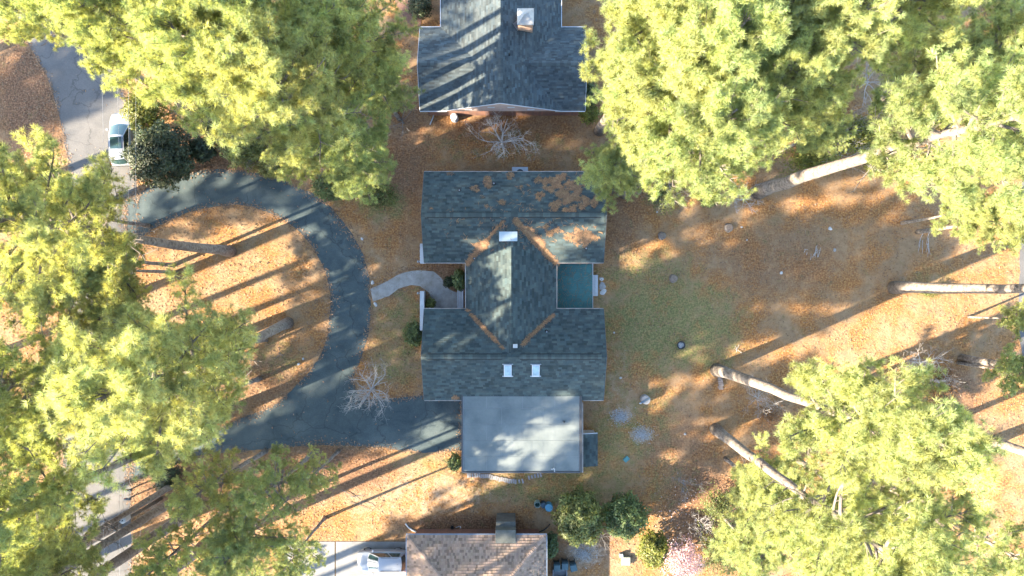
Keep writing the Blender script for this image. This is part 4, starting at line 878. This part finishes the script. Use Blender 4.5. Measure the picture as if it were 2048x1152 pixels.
# tree stumps
M_CUT = pm('cut_wood', (.30, .23, .17), (.17, .12, .09), 9., .9); 
def stump(px, py, r_, h, label, seed):
    o = thing('tree_stump', label, 'stump', Vector((*P(px, py, h)[:2], 0)), 'cut stumps in the yard')
    MB().lathe([(r_ * 1.35, -.02), (r_ * 1.08, .10), (r_, h)], n=18, wob=.05).build('bark', M_BARK, o, smooth=True)
    MB().lathe([(r_ * .93, h - .002), (r_ * .90, h + .012)], n=18, wob=.05).build('cut_face', M_CUT, o)
stump(1325, 471, .30, .25, 'stump left of the pair below the upper right pines', 1)
stump(1459, 455, .33, .3, 'dark stump right of the pair below the upper right pines', 2)
stump(1348, 557, .31, .3, 'pale grey stump on the green lawn nearest the porch', 3)
q = P(1361, 690); o = thing('fire_bowl', 'dark round metal bowl with ashes on the lawn', 'fire bowl', q)
MB().lathe([(.30, 0), (.36, .22), (.38, .28), (.33, .28), (.28, .16)], n=20).build('bowl', M_DARKMETAL, o, smooth=True); MB().lathe([(.27, .17), (.1, .22), (.02, .23)], n=12, wob=.1).build('ash', pm('ash', (.42, .44, .45), (.2, .2, .2), 12, .95), o)
q = P(1292, 800, .8); q.z = 0; o = thing('well_cover', 'round concrete well cap with a dark board across it', 'well', q)
MB().lathe([(.40, -.02), (.40, .78), (.36, .82)], n=22).build('ring', pm('well_concrete', (.46, .44, .42), (.32, .30, .28), 4, .9), o); MB().box((-.50, -.09, .82), (.40, .09, .88), R(28), (0, 0, 0)).build('board', pm('blue_grey_board', (.13, .18, .22), rough=.8), o)
MB().box((-.60, -.34, .80), (-.42, -.24, .90)).build('latch', M_WHITE, o)
# stack of bricks / split boards by the pine foot
o = thing('brick_stack', 'short row of grey bricks laid beside the pale bent pine trunk', 'bricks', P(1440, 766)); bk = [MB().box((-.20 * s, -.07, 0), (.20 * s, .07, .10)).mesh('brick', pm('old_brick', (.40, .32, .27), (.26, .20, .17), 4, .9)) for s in (.9, 1.0, 1.1)]
for i in range(7):
    for lv in range(2 if i < 5 else 1):
        b = obj('brick', rng.choice(bk), o); b.location = (rng.uniform(-.05, .05) + (.06 if i > 3 else 0), .50 - i * .17, lv * .10); b.rotation_euler = (0, 0, rng.uniform(-.15, .15))
# brick edging along the garage front
o = thing('brick_edging', 'curved row of pale grey paving bricks below the garage', 'edging', P(990, 958)); eb = [MB().box((-.075, -.19 * s, -.02), (.075, .19 * s, .06)).mesh('brick', pm('grey_paver', (.42, .41, .40), (.30, .29, .285), 4, .9)) for s in (.9, 1., 1.1)]
ep = catmull([(933, 951), (955, 951), (975, 952), (995, 957), (1015, 961), (1035, 963), (1050, 961)], 5); ep2 = catmull([(1056, 955), (1070, 952), (1083, 949)], 5)
for path in (ep, ep2):
    acc = 0
    for i in range(len(path) - 1):
        a, b = P(*path[i]), P(*path[i + 1])
        acc += (b - a).length
        if acc < .165: continue
        acc = 0; k = obj('brick', rng.choice(eb), o); k.location = a - o.location + Vector((0, rng.uniform(-.04, .04), 0)); k.rotation_euler = (0, 0, math.atan2(b.y - a.y, b.x - a.x) + rng.uniform(-.12, .12))
ybox('utility_cover', 'small teal utility box in the grass right of the lean-to', 'box', 1253, 919, .52, .38, .25, pm('teal_plastic', (.10, .30, .30), (.08, .22, .23), 3, .6), .75)
def stone(px, py, r_, label, m, seed, flat=.45, cat='stone'):
    r0 = random.Random(seed); mb = MB(); n = 9; prof = [(1.0, 0), (1.05, .25), (.8, .75), (.4, 1.0)]
    vs = []; fs = []
    ph = [r0.uniform(.75, 1.25) for _ in range(n)]
    for (pr_, z) in prof:
        for k in range(n): t = 2 * PI * k / n; vs.append((math.cos(t) * r_ * pr_ * ph[k], math.sin(t) * r_ * pr_ * ph[k] * .8, z * r_ * flat * 1.6 - .01 + r0.uniform(-.01, .01)))
    for i in range(3):
        for k in range(n): fs.append((i * n + k, i * n + (k + 1) % n, (i + 1) * n + (k + 1) % n, (i + 1) * n + k))
    fs.append(tuple(3 * n + k for k in range(n))); o = mb.add(vs, fs).build('stone', m, smooth=False); o.location = P(px, py); o.rotation_euler = (0, 0, seed); return tag(o, label, cat)
M_ROCK = pm('white_rock', (.66, .65, .62), (.45, .44, .42), 5, .9); M_ROCK2 = pm('grey_rock', (.42, .41, .39), (.28, .27, .26), 5, .9)
for i, (px_, py_, r_, lb) in enumerate([(745, 565, .19, 'white rock above the driveway end of the walkway'), (751, 609, .19, 'white rock below the driveway end of the walkway'), (1660, 457, .2, 'pale stone highest in the orange yard'), (1563, 546, .16, 'pale stone in the shaded middle of the orange yard'), (1669, 500, .15, 'grey stone right of the stick pile'), (1483, 454, .10, 'small pale stone right of the dark stump'), (1494, 480, .10, 'small pale stone below right of the dark stump'), (1314, 424, .1, 'small pale stone above the left stump'),
        (1203, 558, .22, 'white stone above the flat stone by the porch step'), (1206, 584, .3, 'white stone below the flat stone by the porch step'), (1204, 572, .36, 'grey flat stone beside the white porch step'), (1228, 665, .1, 'tiny white stone right of the lower house wing'), (1241, 756, .13, 'small white stone right of the lower wing eave'), (1370, 868, .13, 'grey stone left of the lower pale trunk foot'), (724, 478, .14, 'pale stone beside the outer bend of the drive'), (597, 728, .14, 'white stone on the island edge'), (606, 718, .12, 'yellowish stone on the island edge')]):
    stone(px_, py_, r_, lb, M_ROCK2 if 'grey' in lb else M_ROCK, i + 1, .12 if 'flat' in lb else .45)
# gravel heaps
for (px_, py_, rr, lb, sd) in ((1241, 833, .95, 'upper heap of pale gravel on the grass', 1), (1284, 869, 1.05, 'lower heap of pale gravel by the lit lawn edge', 2), (1168, 1108, 1.3, 'pale ash and gravel spread near the dark bins', 3)):
    r0 = random.Random(sd); mb = MB()
    for i in range(700):
        a = r0.uniform(0, 6.28); q = rr * abs(r0.gauss(0, .5)); s = r0.uniform(.02, .055); x, y = q * math.cos(a), q * math.sin(a) * .75; k = r0.uniform(.6, 1.2); z = max(.0, .06 - q * .05)
        mb.add([(x - s, y, z), (x, y - s, z), (x + s, y, z), (x, y + s, z), (x + s * .2, y, z + s * 1.1)], [(0, 1, 4), (1, 2, 4), (2, 3, 4), (3, 0, 4)], (k, k, k))
    o = mb.build('gravel', pm('pale_gravel', (.60, .60, .58), (.44, .44, .43), 6, .95, attr=True), tint=True); o.location = P(px_, py_); tag(o, lb, 'gravel', kind='stuff')
# stick pile and fallen sticks
def sticks(px, py, n, L, spread, label, seed, m=M_PALEBARK, ang=None):
    r0 = random.Random(seed); o = thing('stick_pile', label, 'sticks', P(px, py))
    for i in range(n):
        a = (ang if ang is not None else r0.uniform(0, 3.14)) + r0.gauss(0, .35); l = L * r0.uniform(.5, 1.1); c = Vector((r0.gauss(0, spread), r0.gauss(0, spread), .03 + r0.random() * .06)); d = Vector((math.cos(a), math.sin(a), r0.uniform(-.02, .05))) * l / 2
        MB().tube([c - d, c + Vector((r0.uniform(-.08, .08), r0.uniform(-.08, .08), .02)), c + d], [.025, .022, .012], 5).build('stick', m, o)
sticks(1627, 505, 10, .9, .22, 'pile of pale sticks in the shaded orange yard', 1, ang=1.2)
sticks(1612, 503, 3, .6, .2, 'loose sticks left of the pale stick pile', 2)
sticks(1848, 490, 8, 1.6, .3, 'fan of pale sticks below the right edge canopy', 3, ang=-1.3)
sticks(1470, 700, 3, .9, .3, 'few sticks above the pale bent trunk foot', 4)
sticks(716, 1008, 4, 2.2, .5, 'long fallen branch on the sunny bank above the concrete drive', 5, M_GREYBARK, -.15)
sticks(195, 1065, 7, 1.1, .45, 'bare fallen branch on the road left of the utility pole', 6, M_GREYBARK)
# white screen walls, bench and step by the main house
def screen(px, y0, y1, label, lamp):
    a, b = P(px, y1, 1.7), P(px, y0, 1.7); o = thing('screen_wall', label, 'wall', ((a.x + b.x) / 2, (a.y + b.y) / 2, 0))
    MB().box((-.13, a.y - o.location.y, 0), (.13, b.y - o.location.y, 1.55)).build('panel', M_WHITE, o, bevel=.01); MB().box((-.19, a.y - o.location.y - .04, 1.55), (.19, b.y - o.location.y + .04, 1.66)).build('coping', M_WHITE, o, bevel=.015)
    for yy in np.linspace(a.y - o.location.y + .15, b.y - o.location.y - .15, 4): MB().box((-.23, yy - .05, 0), (-.13, yy + .05, 1.5)).build('batten', M_WHITE, o)
    q = lamp * (b.y - a.y - .3) / 2; MB().box((-.45, q - .02, 1.2), (-.14, q + .02, 1.25)).lathe([(.05, 0), (.10, .1), (.08, .25), (.02, .3)], (-.42, q, 1.12), 10).build('lantern', M_GREYMETAL, o)
screen(844, 488, 526, 'white screen wall at the left end of the upper house wing', -1); screen(844, 583, 660, 'longer white screen wall at the left end of the lower house wing', 1)
a, b = P(914, 617, .5), P(927, 579, .5); o = thing('white_bench', 'white slatted bench in the entrance court', 'bench', ((a.x + b.x) / 2, (a.y + b.y) / 2, 0)); ly = (b.y - a.y) / 2
sm_ = MB().box((-.055, -ly, .44), (.055, ly, .48)).mesh('slat', M_WHITE)
for i in range(4): k = obj('slat', sm_, o); k.location = (-.21 + i * .135, 0, 0)
for sx in (-.2, .2):
    for sy in (-ly + .12, ly - .12): MB().box((sx - .03, sy - .03, 0), (sx + .03, sy + .03, .44)).build('leg', M_WHITE, o)
MB().box((.27, -ly, .55), (.30, ly, .85)).build('backrest', M_WHITE, o)
a, b = P(1184, 592, .4), P(1196, 550, .4); o = thing('porch_step', 'white wooden step along the right side of the porch', 'step', ((a.x + b.x) / 2, (a.y + b.y) / 2, 0)); ly = (b.y - a.y) / 2
MB().box((-.27, -ly, .36), (-.01, ly, .40)).build('tread', M_WHITE, o); MB().box((.01, -ly, .30), (.27, ly, .34)).build('tread', M_WHITE, o)
for s in (-ly + .06, 0, ly - .06): MB().box((-.25, s - .03, 0), (.25, s + .03, .30)).build('riser', M_WHITE, o)
q = P(1040, 338, .8); o = thing('condenser_unit', 'grey air conditioner unit at the top edge of the main house roof', 'air conditioner', (q.x, UY1 + .50, 0)); MB().box((-.72, -.55, 0), (.72, .32, .85)).build('casing', M_GREYMETAL, o, bevel=.03); MB().lathe([(.34, .85), (.34, .88), (.30, .885)], (.0, -.22, 0), 24).build('fan_grille', M_DARKMETAL, o)
# white drum by the top neighbour
q = P(908, 233, 1.0); q.z = 0; o = thing('white_drum', 'round white tank beside the blue grey roofed house', 'tank', q); MB().lathe([(.30, 0), (.33, .05), (.33, .95), (.28, 1.02), (.08, 1.06)], n=24).build('tank_body', M_WHITE, o, smooth=False); MB().lathe([(.06, 1.05), (.06, 1.12)], (.1, .08, 0), 10).build('tank_knob', M_GREYMETAL, o)
pipe('downspout_hose', 'grey downspout extension left of the white tank', 'pipe', [P(868, 227, .2), P(866, 235, .06), P(860, 249, .05)], .05, M_GREYMETAL)
# bins and barrels
def bin_(px, py, label, rz):
    q = P(px, py, 1.0); q.z = 0; o = thing('wheelie_bin', label, 'bin', q, 'dark wheeled bins', rz); m = pm('bin_plastic', (.022, .055, .065), (.016, .04, .05), 3, .5)
    MB().add([(-.23, -.26, .05), (.23, -.26, .05), (.23, .26, .05), (-.23, .26, .05), (-.29, -.34, .95), (.29, -.34, .95), (.29, .36, 1.0), (-.29, .36, 1.0)], [(3, 2, 1, 0), (4, 5, 6, 7), (0, 1, 5, 4), (1, 2, 6, 5), (2, 3, 7, 6), (3, 0, 4, 7)]).build('bin_body', m, o, bevel=.03)
    MB().add([(-.31, -.38, .97), (.31, -.38, .97), (.31, .30, 1.03), (-.31, .30, 1.03), (-.26, -.32, 1.06), (.26, -.32, 1.06), (.26, .22, 1.12), (-.26, .22, 1.12)], [(4, 5, 6, 7), (0, 1, 5, 4), (1, 2, 6, 5), (2, 3, 7, 6), (3, 0, 4, 7)]).build('bin_lid', pm('bin_lid', (.06, .12, .14), (.045, .09, .11), 3, .45), o, bevel=.02)
    MB().tube([(-.26, .44, 1.0), (.26, .44, 1.0)], .022, 8).build('handle', m, o)
    for s in (-.25, .25): MB().tube([(s - .03, .30, .10), (s + .03, .30, .10)], .10, 14).build('wheel', MATS['black_plastic'], o)
bin_(1114, 1135, 'wheeled bin closest to the tan roofed house', 0.05); bin_(1130, 1132, 'middle one of the three wheeled bins', -.05); bin_(1147, 1135, 'rightmost of the three wheeled bins', .25)
q = P(1120, 1148, .5); q.z = 0; o = thing('utility_trough', 'grey open trough below the wheeled bins at the bottom edge', 'trough', q); m = pm('trough_plastic', (.30, .31, .32), (.22, .23, .24), 3, .6)
MB().box((-.65, -.4, 0), (.65, .4, .08)).build('trough_base', m, o)
for a_, b_ in (((-.65, -.4, .08), (.65, -.33, .5)), ((-.65, .33, .08), (.65, .4, .5)), ((-.65, -.33, .08), (-.58, .33, .5)), ((.58, -.33, .08), (.65, .33, .5))): MB().box(a_, b_).build('trough_side', m, o)
def barrel(px, py, r_, h, m, label, open_=False, inner=None):
    q = P(px, py, h); q.z = 0; o = thing('barrel', label, 'barrel', q)
    pr_ = [(r_ * .9, 0), (r_, .05), (r_, h * .33), (r_ * 1.04, h * .36), (r_, h * .39), (r_, h * .68), (r_ * 1.04, h * .71), (r_, h)]
    pr_ += [(r_ * .88, h), (r_ * .84, h * .3)] if open_ else [(r_ * .92, h + .01), (r_ * .9, h - .02)]
    MB().lathe(pr_, n=22).build('barrel_body', m, o, smooth=False)
    if open_: MB().lathe([(r_ * .83, h * .3 + .01), (r_ * .3, h * .3 + .02)], n=16).build('contents', inner, o)
    else: MB().lathe([(.04, h), (.04, h + .02)], (r_ * .6, 0, 0), 8).build('bung', M_DARKMETAL, o)
barrel(1075, 1010, .27, .75, pm('pale_green_plastic', (.30, .42, .38), (.22, .33, .30), 3, .6), 'open pale green barrel left of the blue one', True, pm('green_water', (.02, .09, .07), rough=.2)); barrel(1087, 1011, .26, .7, pm('navy_plastic', (.03, .07, .10), rough=.5), 'dark navy barrel between the green and blue ones')
barrel(1098, 1016, .34, .85, pm('blue_plastic', (.12, .36, .50), (.09, .29, .42), 3, .45), 'bright blue barrel beside the largest round shrub')
ybox('concrete_block', 'mossy square concrete block right of the gravel spread', 'block', 1252, 1123, .8, .75, .35, pm('mossy_block', (.36, .37, .31), (.22, .24, .19), 5, .9)); ybox('meter_box', 'small pale blue box above the square concrete block', 'box', 1243, 1112, .32, .3, .4, pm('pale_blue_plastic', (.42, .54, .60), rough=.6), .1)
# mailboxes
def mailbox(px, py, label, rz, c):
    q = P(px, py, 1.2); q.z = 0; o = thing('mailbox', label, 'mailbox', q, 'mailboxes on the verge', rz); MB().box((-.05, -.05, -.05), (.05, .05, 1.05)).build('post', pm('weathered_post', (.25, .21, .17), rough=.9), o)
    n = 8; vs = []
    for x in (-.28, .28):
        vs += [(x, -.1, 1.05), (x, .1, 1.05)] + [(x, .1 * math.cos(PI * k / n), 1.15 + .1 * math.sin(PI * k / n)) for k in range(n + 1)]
    k = n + 3; fs = [(0, 1, k + 1, k)] + [tuple([1] + [2 + i for i in range(n + 1)] + [0])[::-1], tuple([k + 1] + [k + 2 + i for i in range(n + 1)] + [k])] + [(2 + i, k + 2 + i, k + 3 + i, 3 + i)[::-1] for i in range(n)] + [(1, 2, k + 2, k + 1), (0, k, k + n + 2, n + 2)]
    MB().add(vs, fs).build('box', c, o); MB().box((-.26, .105, 1.2), (-.10, .125, 1.24)).build('flag', pm('red_plastic', (.4, .03, .03), rough=.5), o); MB().box((-.30, -.085, 1.07), (-.282, .085, 1.2)).build('door', M_GREYMETAL, o)
mailbox(257, 981, 'upper of the two dark mailboxes at the road edge', 0, M_DARKMETAL); mailbox(254, 999, 'lower of the two dark mailboxes at the road edge', 0, pm('blue_black_metal', (.06, .09, .11), rough=.45))
ybox('newspaper_box', 'small pale box at the road edge below the utility pole', 'box', 252, 1063, .22, .5, .9, pm('box_paint', (.35, .42, .45), rough=.6))
# utility poles and power lines
M_POLE = pm('pole_wood', (.21, .17, .14), (.12, .10, .085), 6, .95, .4, 30, .01)
def upole(loc, H, label, full):
    o = thing('utility_pole', label, 'utility pole', loc); MB().tube([(0, 0, -.1), (0, 0, H * .5), (0, 0, H)], [.17, .15, .12], 12).build('pole', M_POLE, o, smooth=True)
    MB().box((-.9, -.06, H - .45), (.9, .06, H - .32), R(-42), (0, 0, 0)).build('crossarm', M_POLE, o); 
    for s in (-.8, -.3, .3, .8): MB().lathe([(.03, 0), (.05, .06), (.03, .14)], (s * math.cos(R(-42)), s * math.sin(R(-42)), H - .32), 8).build('insulator', M_GREYMETAL, o)
    if full:
        t = MB().lathe([(.27, 0), (.30, .04), (.30, .75), (.22, .85), (.05, .88)], (.28, .30, H - 2.0), 20).build('transformer', pm('transformer_grey', (.55, .58, .60), (.46, .49, .51), 3, .5), o)
        for k in (-.1, .1): MB().lathe([(.03, 0), (.045, .1), (.02, .2)], (.28 + k, .30, H - 1.15), 8).build('bushing', M_DARKMETAL, t)
        MB().box((.05, .05, H - 1.7), (.22, .24, H - 1.6)).build('bracket', M_DARKMETAL, o)
PB = P(322, 997); upole(PB, 8.0, 'wooden utility pole with grey transformer beside the road at lower left', True)
PT = Vector((P(205, -210, 8).x, P(0, -210, 8).y, 0)); upole(PT, 8.6, 'utility pole standing beyond the upper edge of the picture', False)
PS = Vector((P(200, 1330, 8).x, P(0, 1330, 8).y, 0)); upole(PS, 8.2, 'utility pole standing beyond the bottom edge of the picture', False)
WN = ['leftmost', 'second from left', 'third from left', 'rightmost']
for i, (dx, dz) in enumerate(((-.62, 7.85), (.62, 7.85), (1.05, 6.6), (1.5, 6.2))):
    mb = MB()
    for A, B in ((PB, PT), (PS, PB)):
        a, b = A + Vector((dx if i < 2 else .2 + .25 * (i - 2), 0, dz)), B + Vector((dx, 0, dz)); pts = []
        for k in range(25):
            t = k / 24; q = a.lerp(b, t); q.z -= 1.1 * 4 * t * (1 - t) * .6; pts.append(q)
        mb.tube(pts, .010, 4, False)
    tag(mb.build('power_line', pm('wire_aluminium', (.45, .45, .45), rough=.4, metal=.5)), WN[i] + ' thin power line strung along the road', 'wire', 'power lines along the road')

# ------------------------------------------------------------------ cars
M_TYRE = pm('tyre_rubber', (.02, .02, .021), rough=.9); M_RIM = pm('alloy_rim', (.5, .51, .52), rough=.3, metal=.8); M_CGLASS = glass('car_glass', (.014, .030, .030), .05); M_TRIM = pm('black_trim', (.02, .02, .022), rough=.5)
def car(label, loc, rz, L=4.6, Wd=1.85, Hh=1.65, paint=None, sunroof=False, rails=True):
    """nose at +x. Lofted body, glasshouse with separate panes, roof, wheels, lights, mirrors"""
    o = thing('parked_car', label, 'car', loc, None, rz); h = Wd / 2; bz = .30
    st = [(-.5, .80, .62, .95), (-.485, .90, .50, 1.02), (-.44, .97, .34, 1.06), (-.30, 1.0, .28, 1.05), (-.05, 1.0, .26, 1.02), (.18, 1.0, .27, .99), (.30, .99, .28, .96), (.40, .95, .30, .88), (.455, .88, .34, .80), (.487, .76, .42, .70), (.5, .60, .50, .60)]
    vs = []; fs = []; n = 11
    for (x, w_, z0, z1) in st:
        y = h * w_; zs = (z0 * .95 + .02, z1); zm = (z0 + z1) / 2
        y *= 1.05; ring = [(-y * .93, z0), (-y, z0 + .10), (-y * 1.0, zm), (-y * .965, z1 - .07), (-y * .86, z1 + .0), (0, z1 + .045), (y * .86, z1 + .0), (y * .965, z1 - .07), (y, zm), (y, z0 + .10), (y * .93, z0)]
        vs += [(x * L, a, b) for a, b in ring]
    for i in range(len(st) - 1):
        for k in range(n - 1): fs.append((i * n + k, i * n + k + 1, (i + 1) * n + k + 1, (i + 1) * n + k))
        fs.append((i * n + n - 1, i * n, (i + 1) * n, (i + 1) * n + n - 1))
    fs.append(tuple(range(n))); fs.append(tuple((len(st) - 1) * n + k for k in range(n))[::-1])
    body = MB().add(vs, fs).build('body', paint, o, smooth=True); sd = body.modifiers.new('sub', 'SUBSURF'); sd.levels = 2; sd.render_levels = 2
    xb = [(-.462, .80, .99), (-.40, .70, Hh - .06), (.02, .70, Hh - .04), (.245, .80, .985)]  # rear base, roof rear, roof front, windscreen base
    wb = h * .88; wr = h * .70
    A = Vector((xb[0][0] * L, wb, 1.00)); B = Vector((xb[1][0] * L, wr, Hh - .07)); C = Vector((xb[2][0] * L, wr, Hh - .05)); D = Vector((xb[3][0] * L, wb, .98))
    mir = lambda q: Vector((q.x, -q.y, q.z))
    def pane(name, q, inset, bulge=0, par=o, m=M_CGLASS):
        c = sum(q, Vector()) / len(q); p = [c + (v - c) * (1 - inset) for v in q]; nrm = (p[1] - p[0]).cross(p[2] - p[0]).normalized()
        if nrm.dot(c - Vector((0, 0, .9))) < 0: p = p[::-1]; nrm = -nrm
        p = [v + nrm * .012 for v in p]; return MB().add(p, [tuple(range(len(p)))]).build(name, m, par)
    # cabin shell in body colour (pillars), panes set just proud of it
    sh = MB().add([A, B, C, D, mir(A), mir(B), mir(C), mir(D)], [(0, 1, 2, 3), (7, 6, 5, 4)]).build('cabin', paint, o)
    def curved(name, b0, t0, sg, m, k, off):
        vs = []
        for j in range(9):
            v = -1 + j / 4; c_ = 1 - v * v
            for (q, fwd, zz) in ((b0, .16, .02), (t0, .08, .03)): vs.append((q.x + sg * (fwd * c_ + off), q.y * v * k, q.z + zz * c_ + off * .6))
        return MB().add(vs, [(2 * j, 2 * j + 2, 2 * j + 3, 2 * j + 1) if sg < 0 else (2 * j + 1, 2 * j + 3, 2 * j + 2, 2 * j) for j in range(8)]).build(name, m, o, smooth=True)
    curved('windshield', D.lerp(C, .05), C.lerp(D, .06), 1, M_CGLASS, .93, .015); curved('rear_window', A.lerp(B, .08), B.lerp(A, .05), -1, M_CGLASS, .92, .015)
    curved('front_pillars', D, C, 1, paint, 1.0, .0); curved('tailgate', A, B, -1, paint, 1.0, .0)
    for s in (1, -1):
        g = (lambda q: q) if s == 1 else mir; m1 = A.lerp(D, .48); t1 = B.lerp(C, .42)
        pane('side_window', [g(A.lerp(D, .10)), g(B.lerp(C, .05)), g(t1), g(m1)], .09); pane('side_window', [g(m1), g(t1), g(C), g(D.lerp(A, .04))], .08)
        MB().add([(D.x - .25, s * (h + .02), .98), (D.x - .42, s * (h + .02), .98), (D.x - .42, s * (h + .22), 1.0), (D.x - .28, s * (h + .22), 1.0), (D.x - .25, s * (h + .02), 1.12), (D.x - .42, s * (h + .02), 1.12), (D.x - .42, s * (h + .22), 1.13), (D.x - .28, s * (h + .22), 1.13)],
            [(3, 2, 1, 0), (4, 5, 6, 7), (0, 1, 5, 4), (1, 2, 6, 5), (2, 3, 7, 6), (3, 0, 4, 7)]).build('mirror', paint, o, bevel=.02)
        MB().box((.40 * L, s * h * .62 - .16, .68), (.472 * L, s * h * .62 + .16, .80)).build('headlight', pm('lamp_glass', (.6, .62, .63), rough=.15), o, bevel=.03)
        MB().box((-.490 * L, s * h * .80 - .10, .78), (-.43 * L, s * h * .80 + .14, .98)).build('taillight', pm('tail_red', (.45, .015, .02), rough=.25), o, bevel=.03)
        if rails: MB().tube([(B.x + .15, s * wr * .93, Hh - .02), (B.x + .35, s * wr * .93, Hh + .035), (C.x - .4, s * wr * .93, Hh + .045), (C.x - .15, s * wr * .93, Hh - .01)], .018, 6).build('roof_rail', M_TRIM, o)
        for x in (-.30 * L, .31 * L):
            w_ = MB().tube([(x, s * (h - .20), .34), (x, s * (h + .015), .34)], .345, 24).build('wheel', M_TYRE, o); MB().tube([(x, s * (h - .02), .34), (x, s * (h + .025), .34)], .23, 16).build('rim', M_RIM, w_)
    rf = MB(); nx_ = 7; ny_ = 7; vs = []
    for i in range(nx_):
        for j in range(ny_):
            u, v = i / (nx_ - 1), -1 + 2 * j / (ny_ - 1); vs.append((B.x - .03 - .07 * (1 - v * v) + (C.x - B.x + .05 + .15 * (1 - v * v)) * u, wr * 1.03 * v * (1 - .03 * u), Hh - .06 + .075 * (1 - v * v * .9) * (1 - (2 * u - 1) ** 4 * .6)))
    rf.add(vs, [(i * ny_ + j, (i + 1) * ny_ + j, (i + 1) * ny_ + j + 1, i * ny_ + j + 1) for i in range(nx_ - 1) for j in range(ny_ - 1)]); ro = rf.build('roof', paint, o, smooth=True)
    if sunroof: MB().box((-.22 * L, -wr * .74, Hh - .02), (.0 * L + .0, wr * .74, Hh + .030)).build('sunroof', M_CGLASS, ro, bevel=.01)
    MB().lathe([(.03, 0), (.015, .08)], (B.x + .3, 0, Hh), 8).build('antenna', M_TRIM, ro)
    MB().box((-.505 * L, -h * .75, .36), (-.47 * L, h * .75, .55)).build('rear_bumper', M_TRIM, o, bevel=.03)
    return o
pw = pm('pearl_white_paint', (.36, .38, .41), (.34, .36, .39), .5, .25, spec=.5, coat=.6); pw2 = pm('silver_white_paint', (.31, .33, .36), (.29, .31, .34), .5, .28, spec=.5, coat=.5)
q = P(242, 278, .8); q.z = .006; car('white SUV with a dark sunroof parked on the road edge', q, R(92), 4.75, 1.9, 1.68, pw, True)
q = P(764, 1122, .8); q.z = .045; car('white hatchback on the concrete drive beside the tan roofed house', q, R(180), 4.5, 1.82, 1.6, pw2, False)
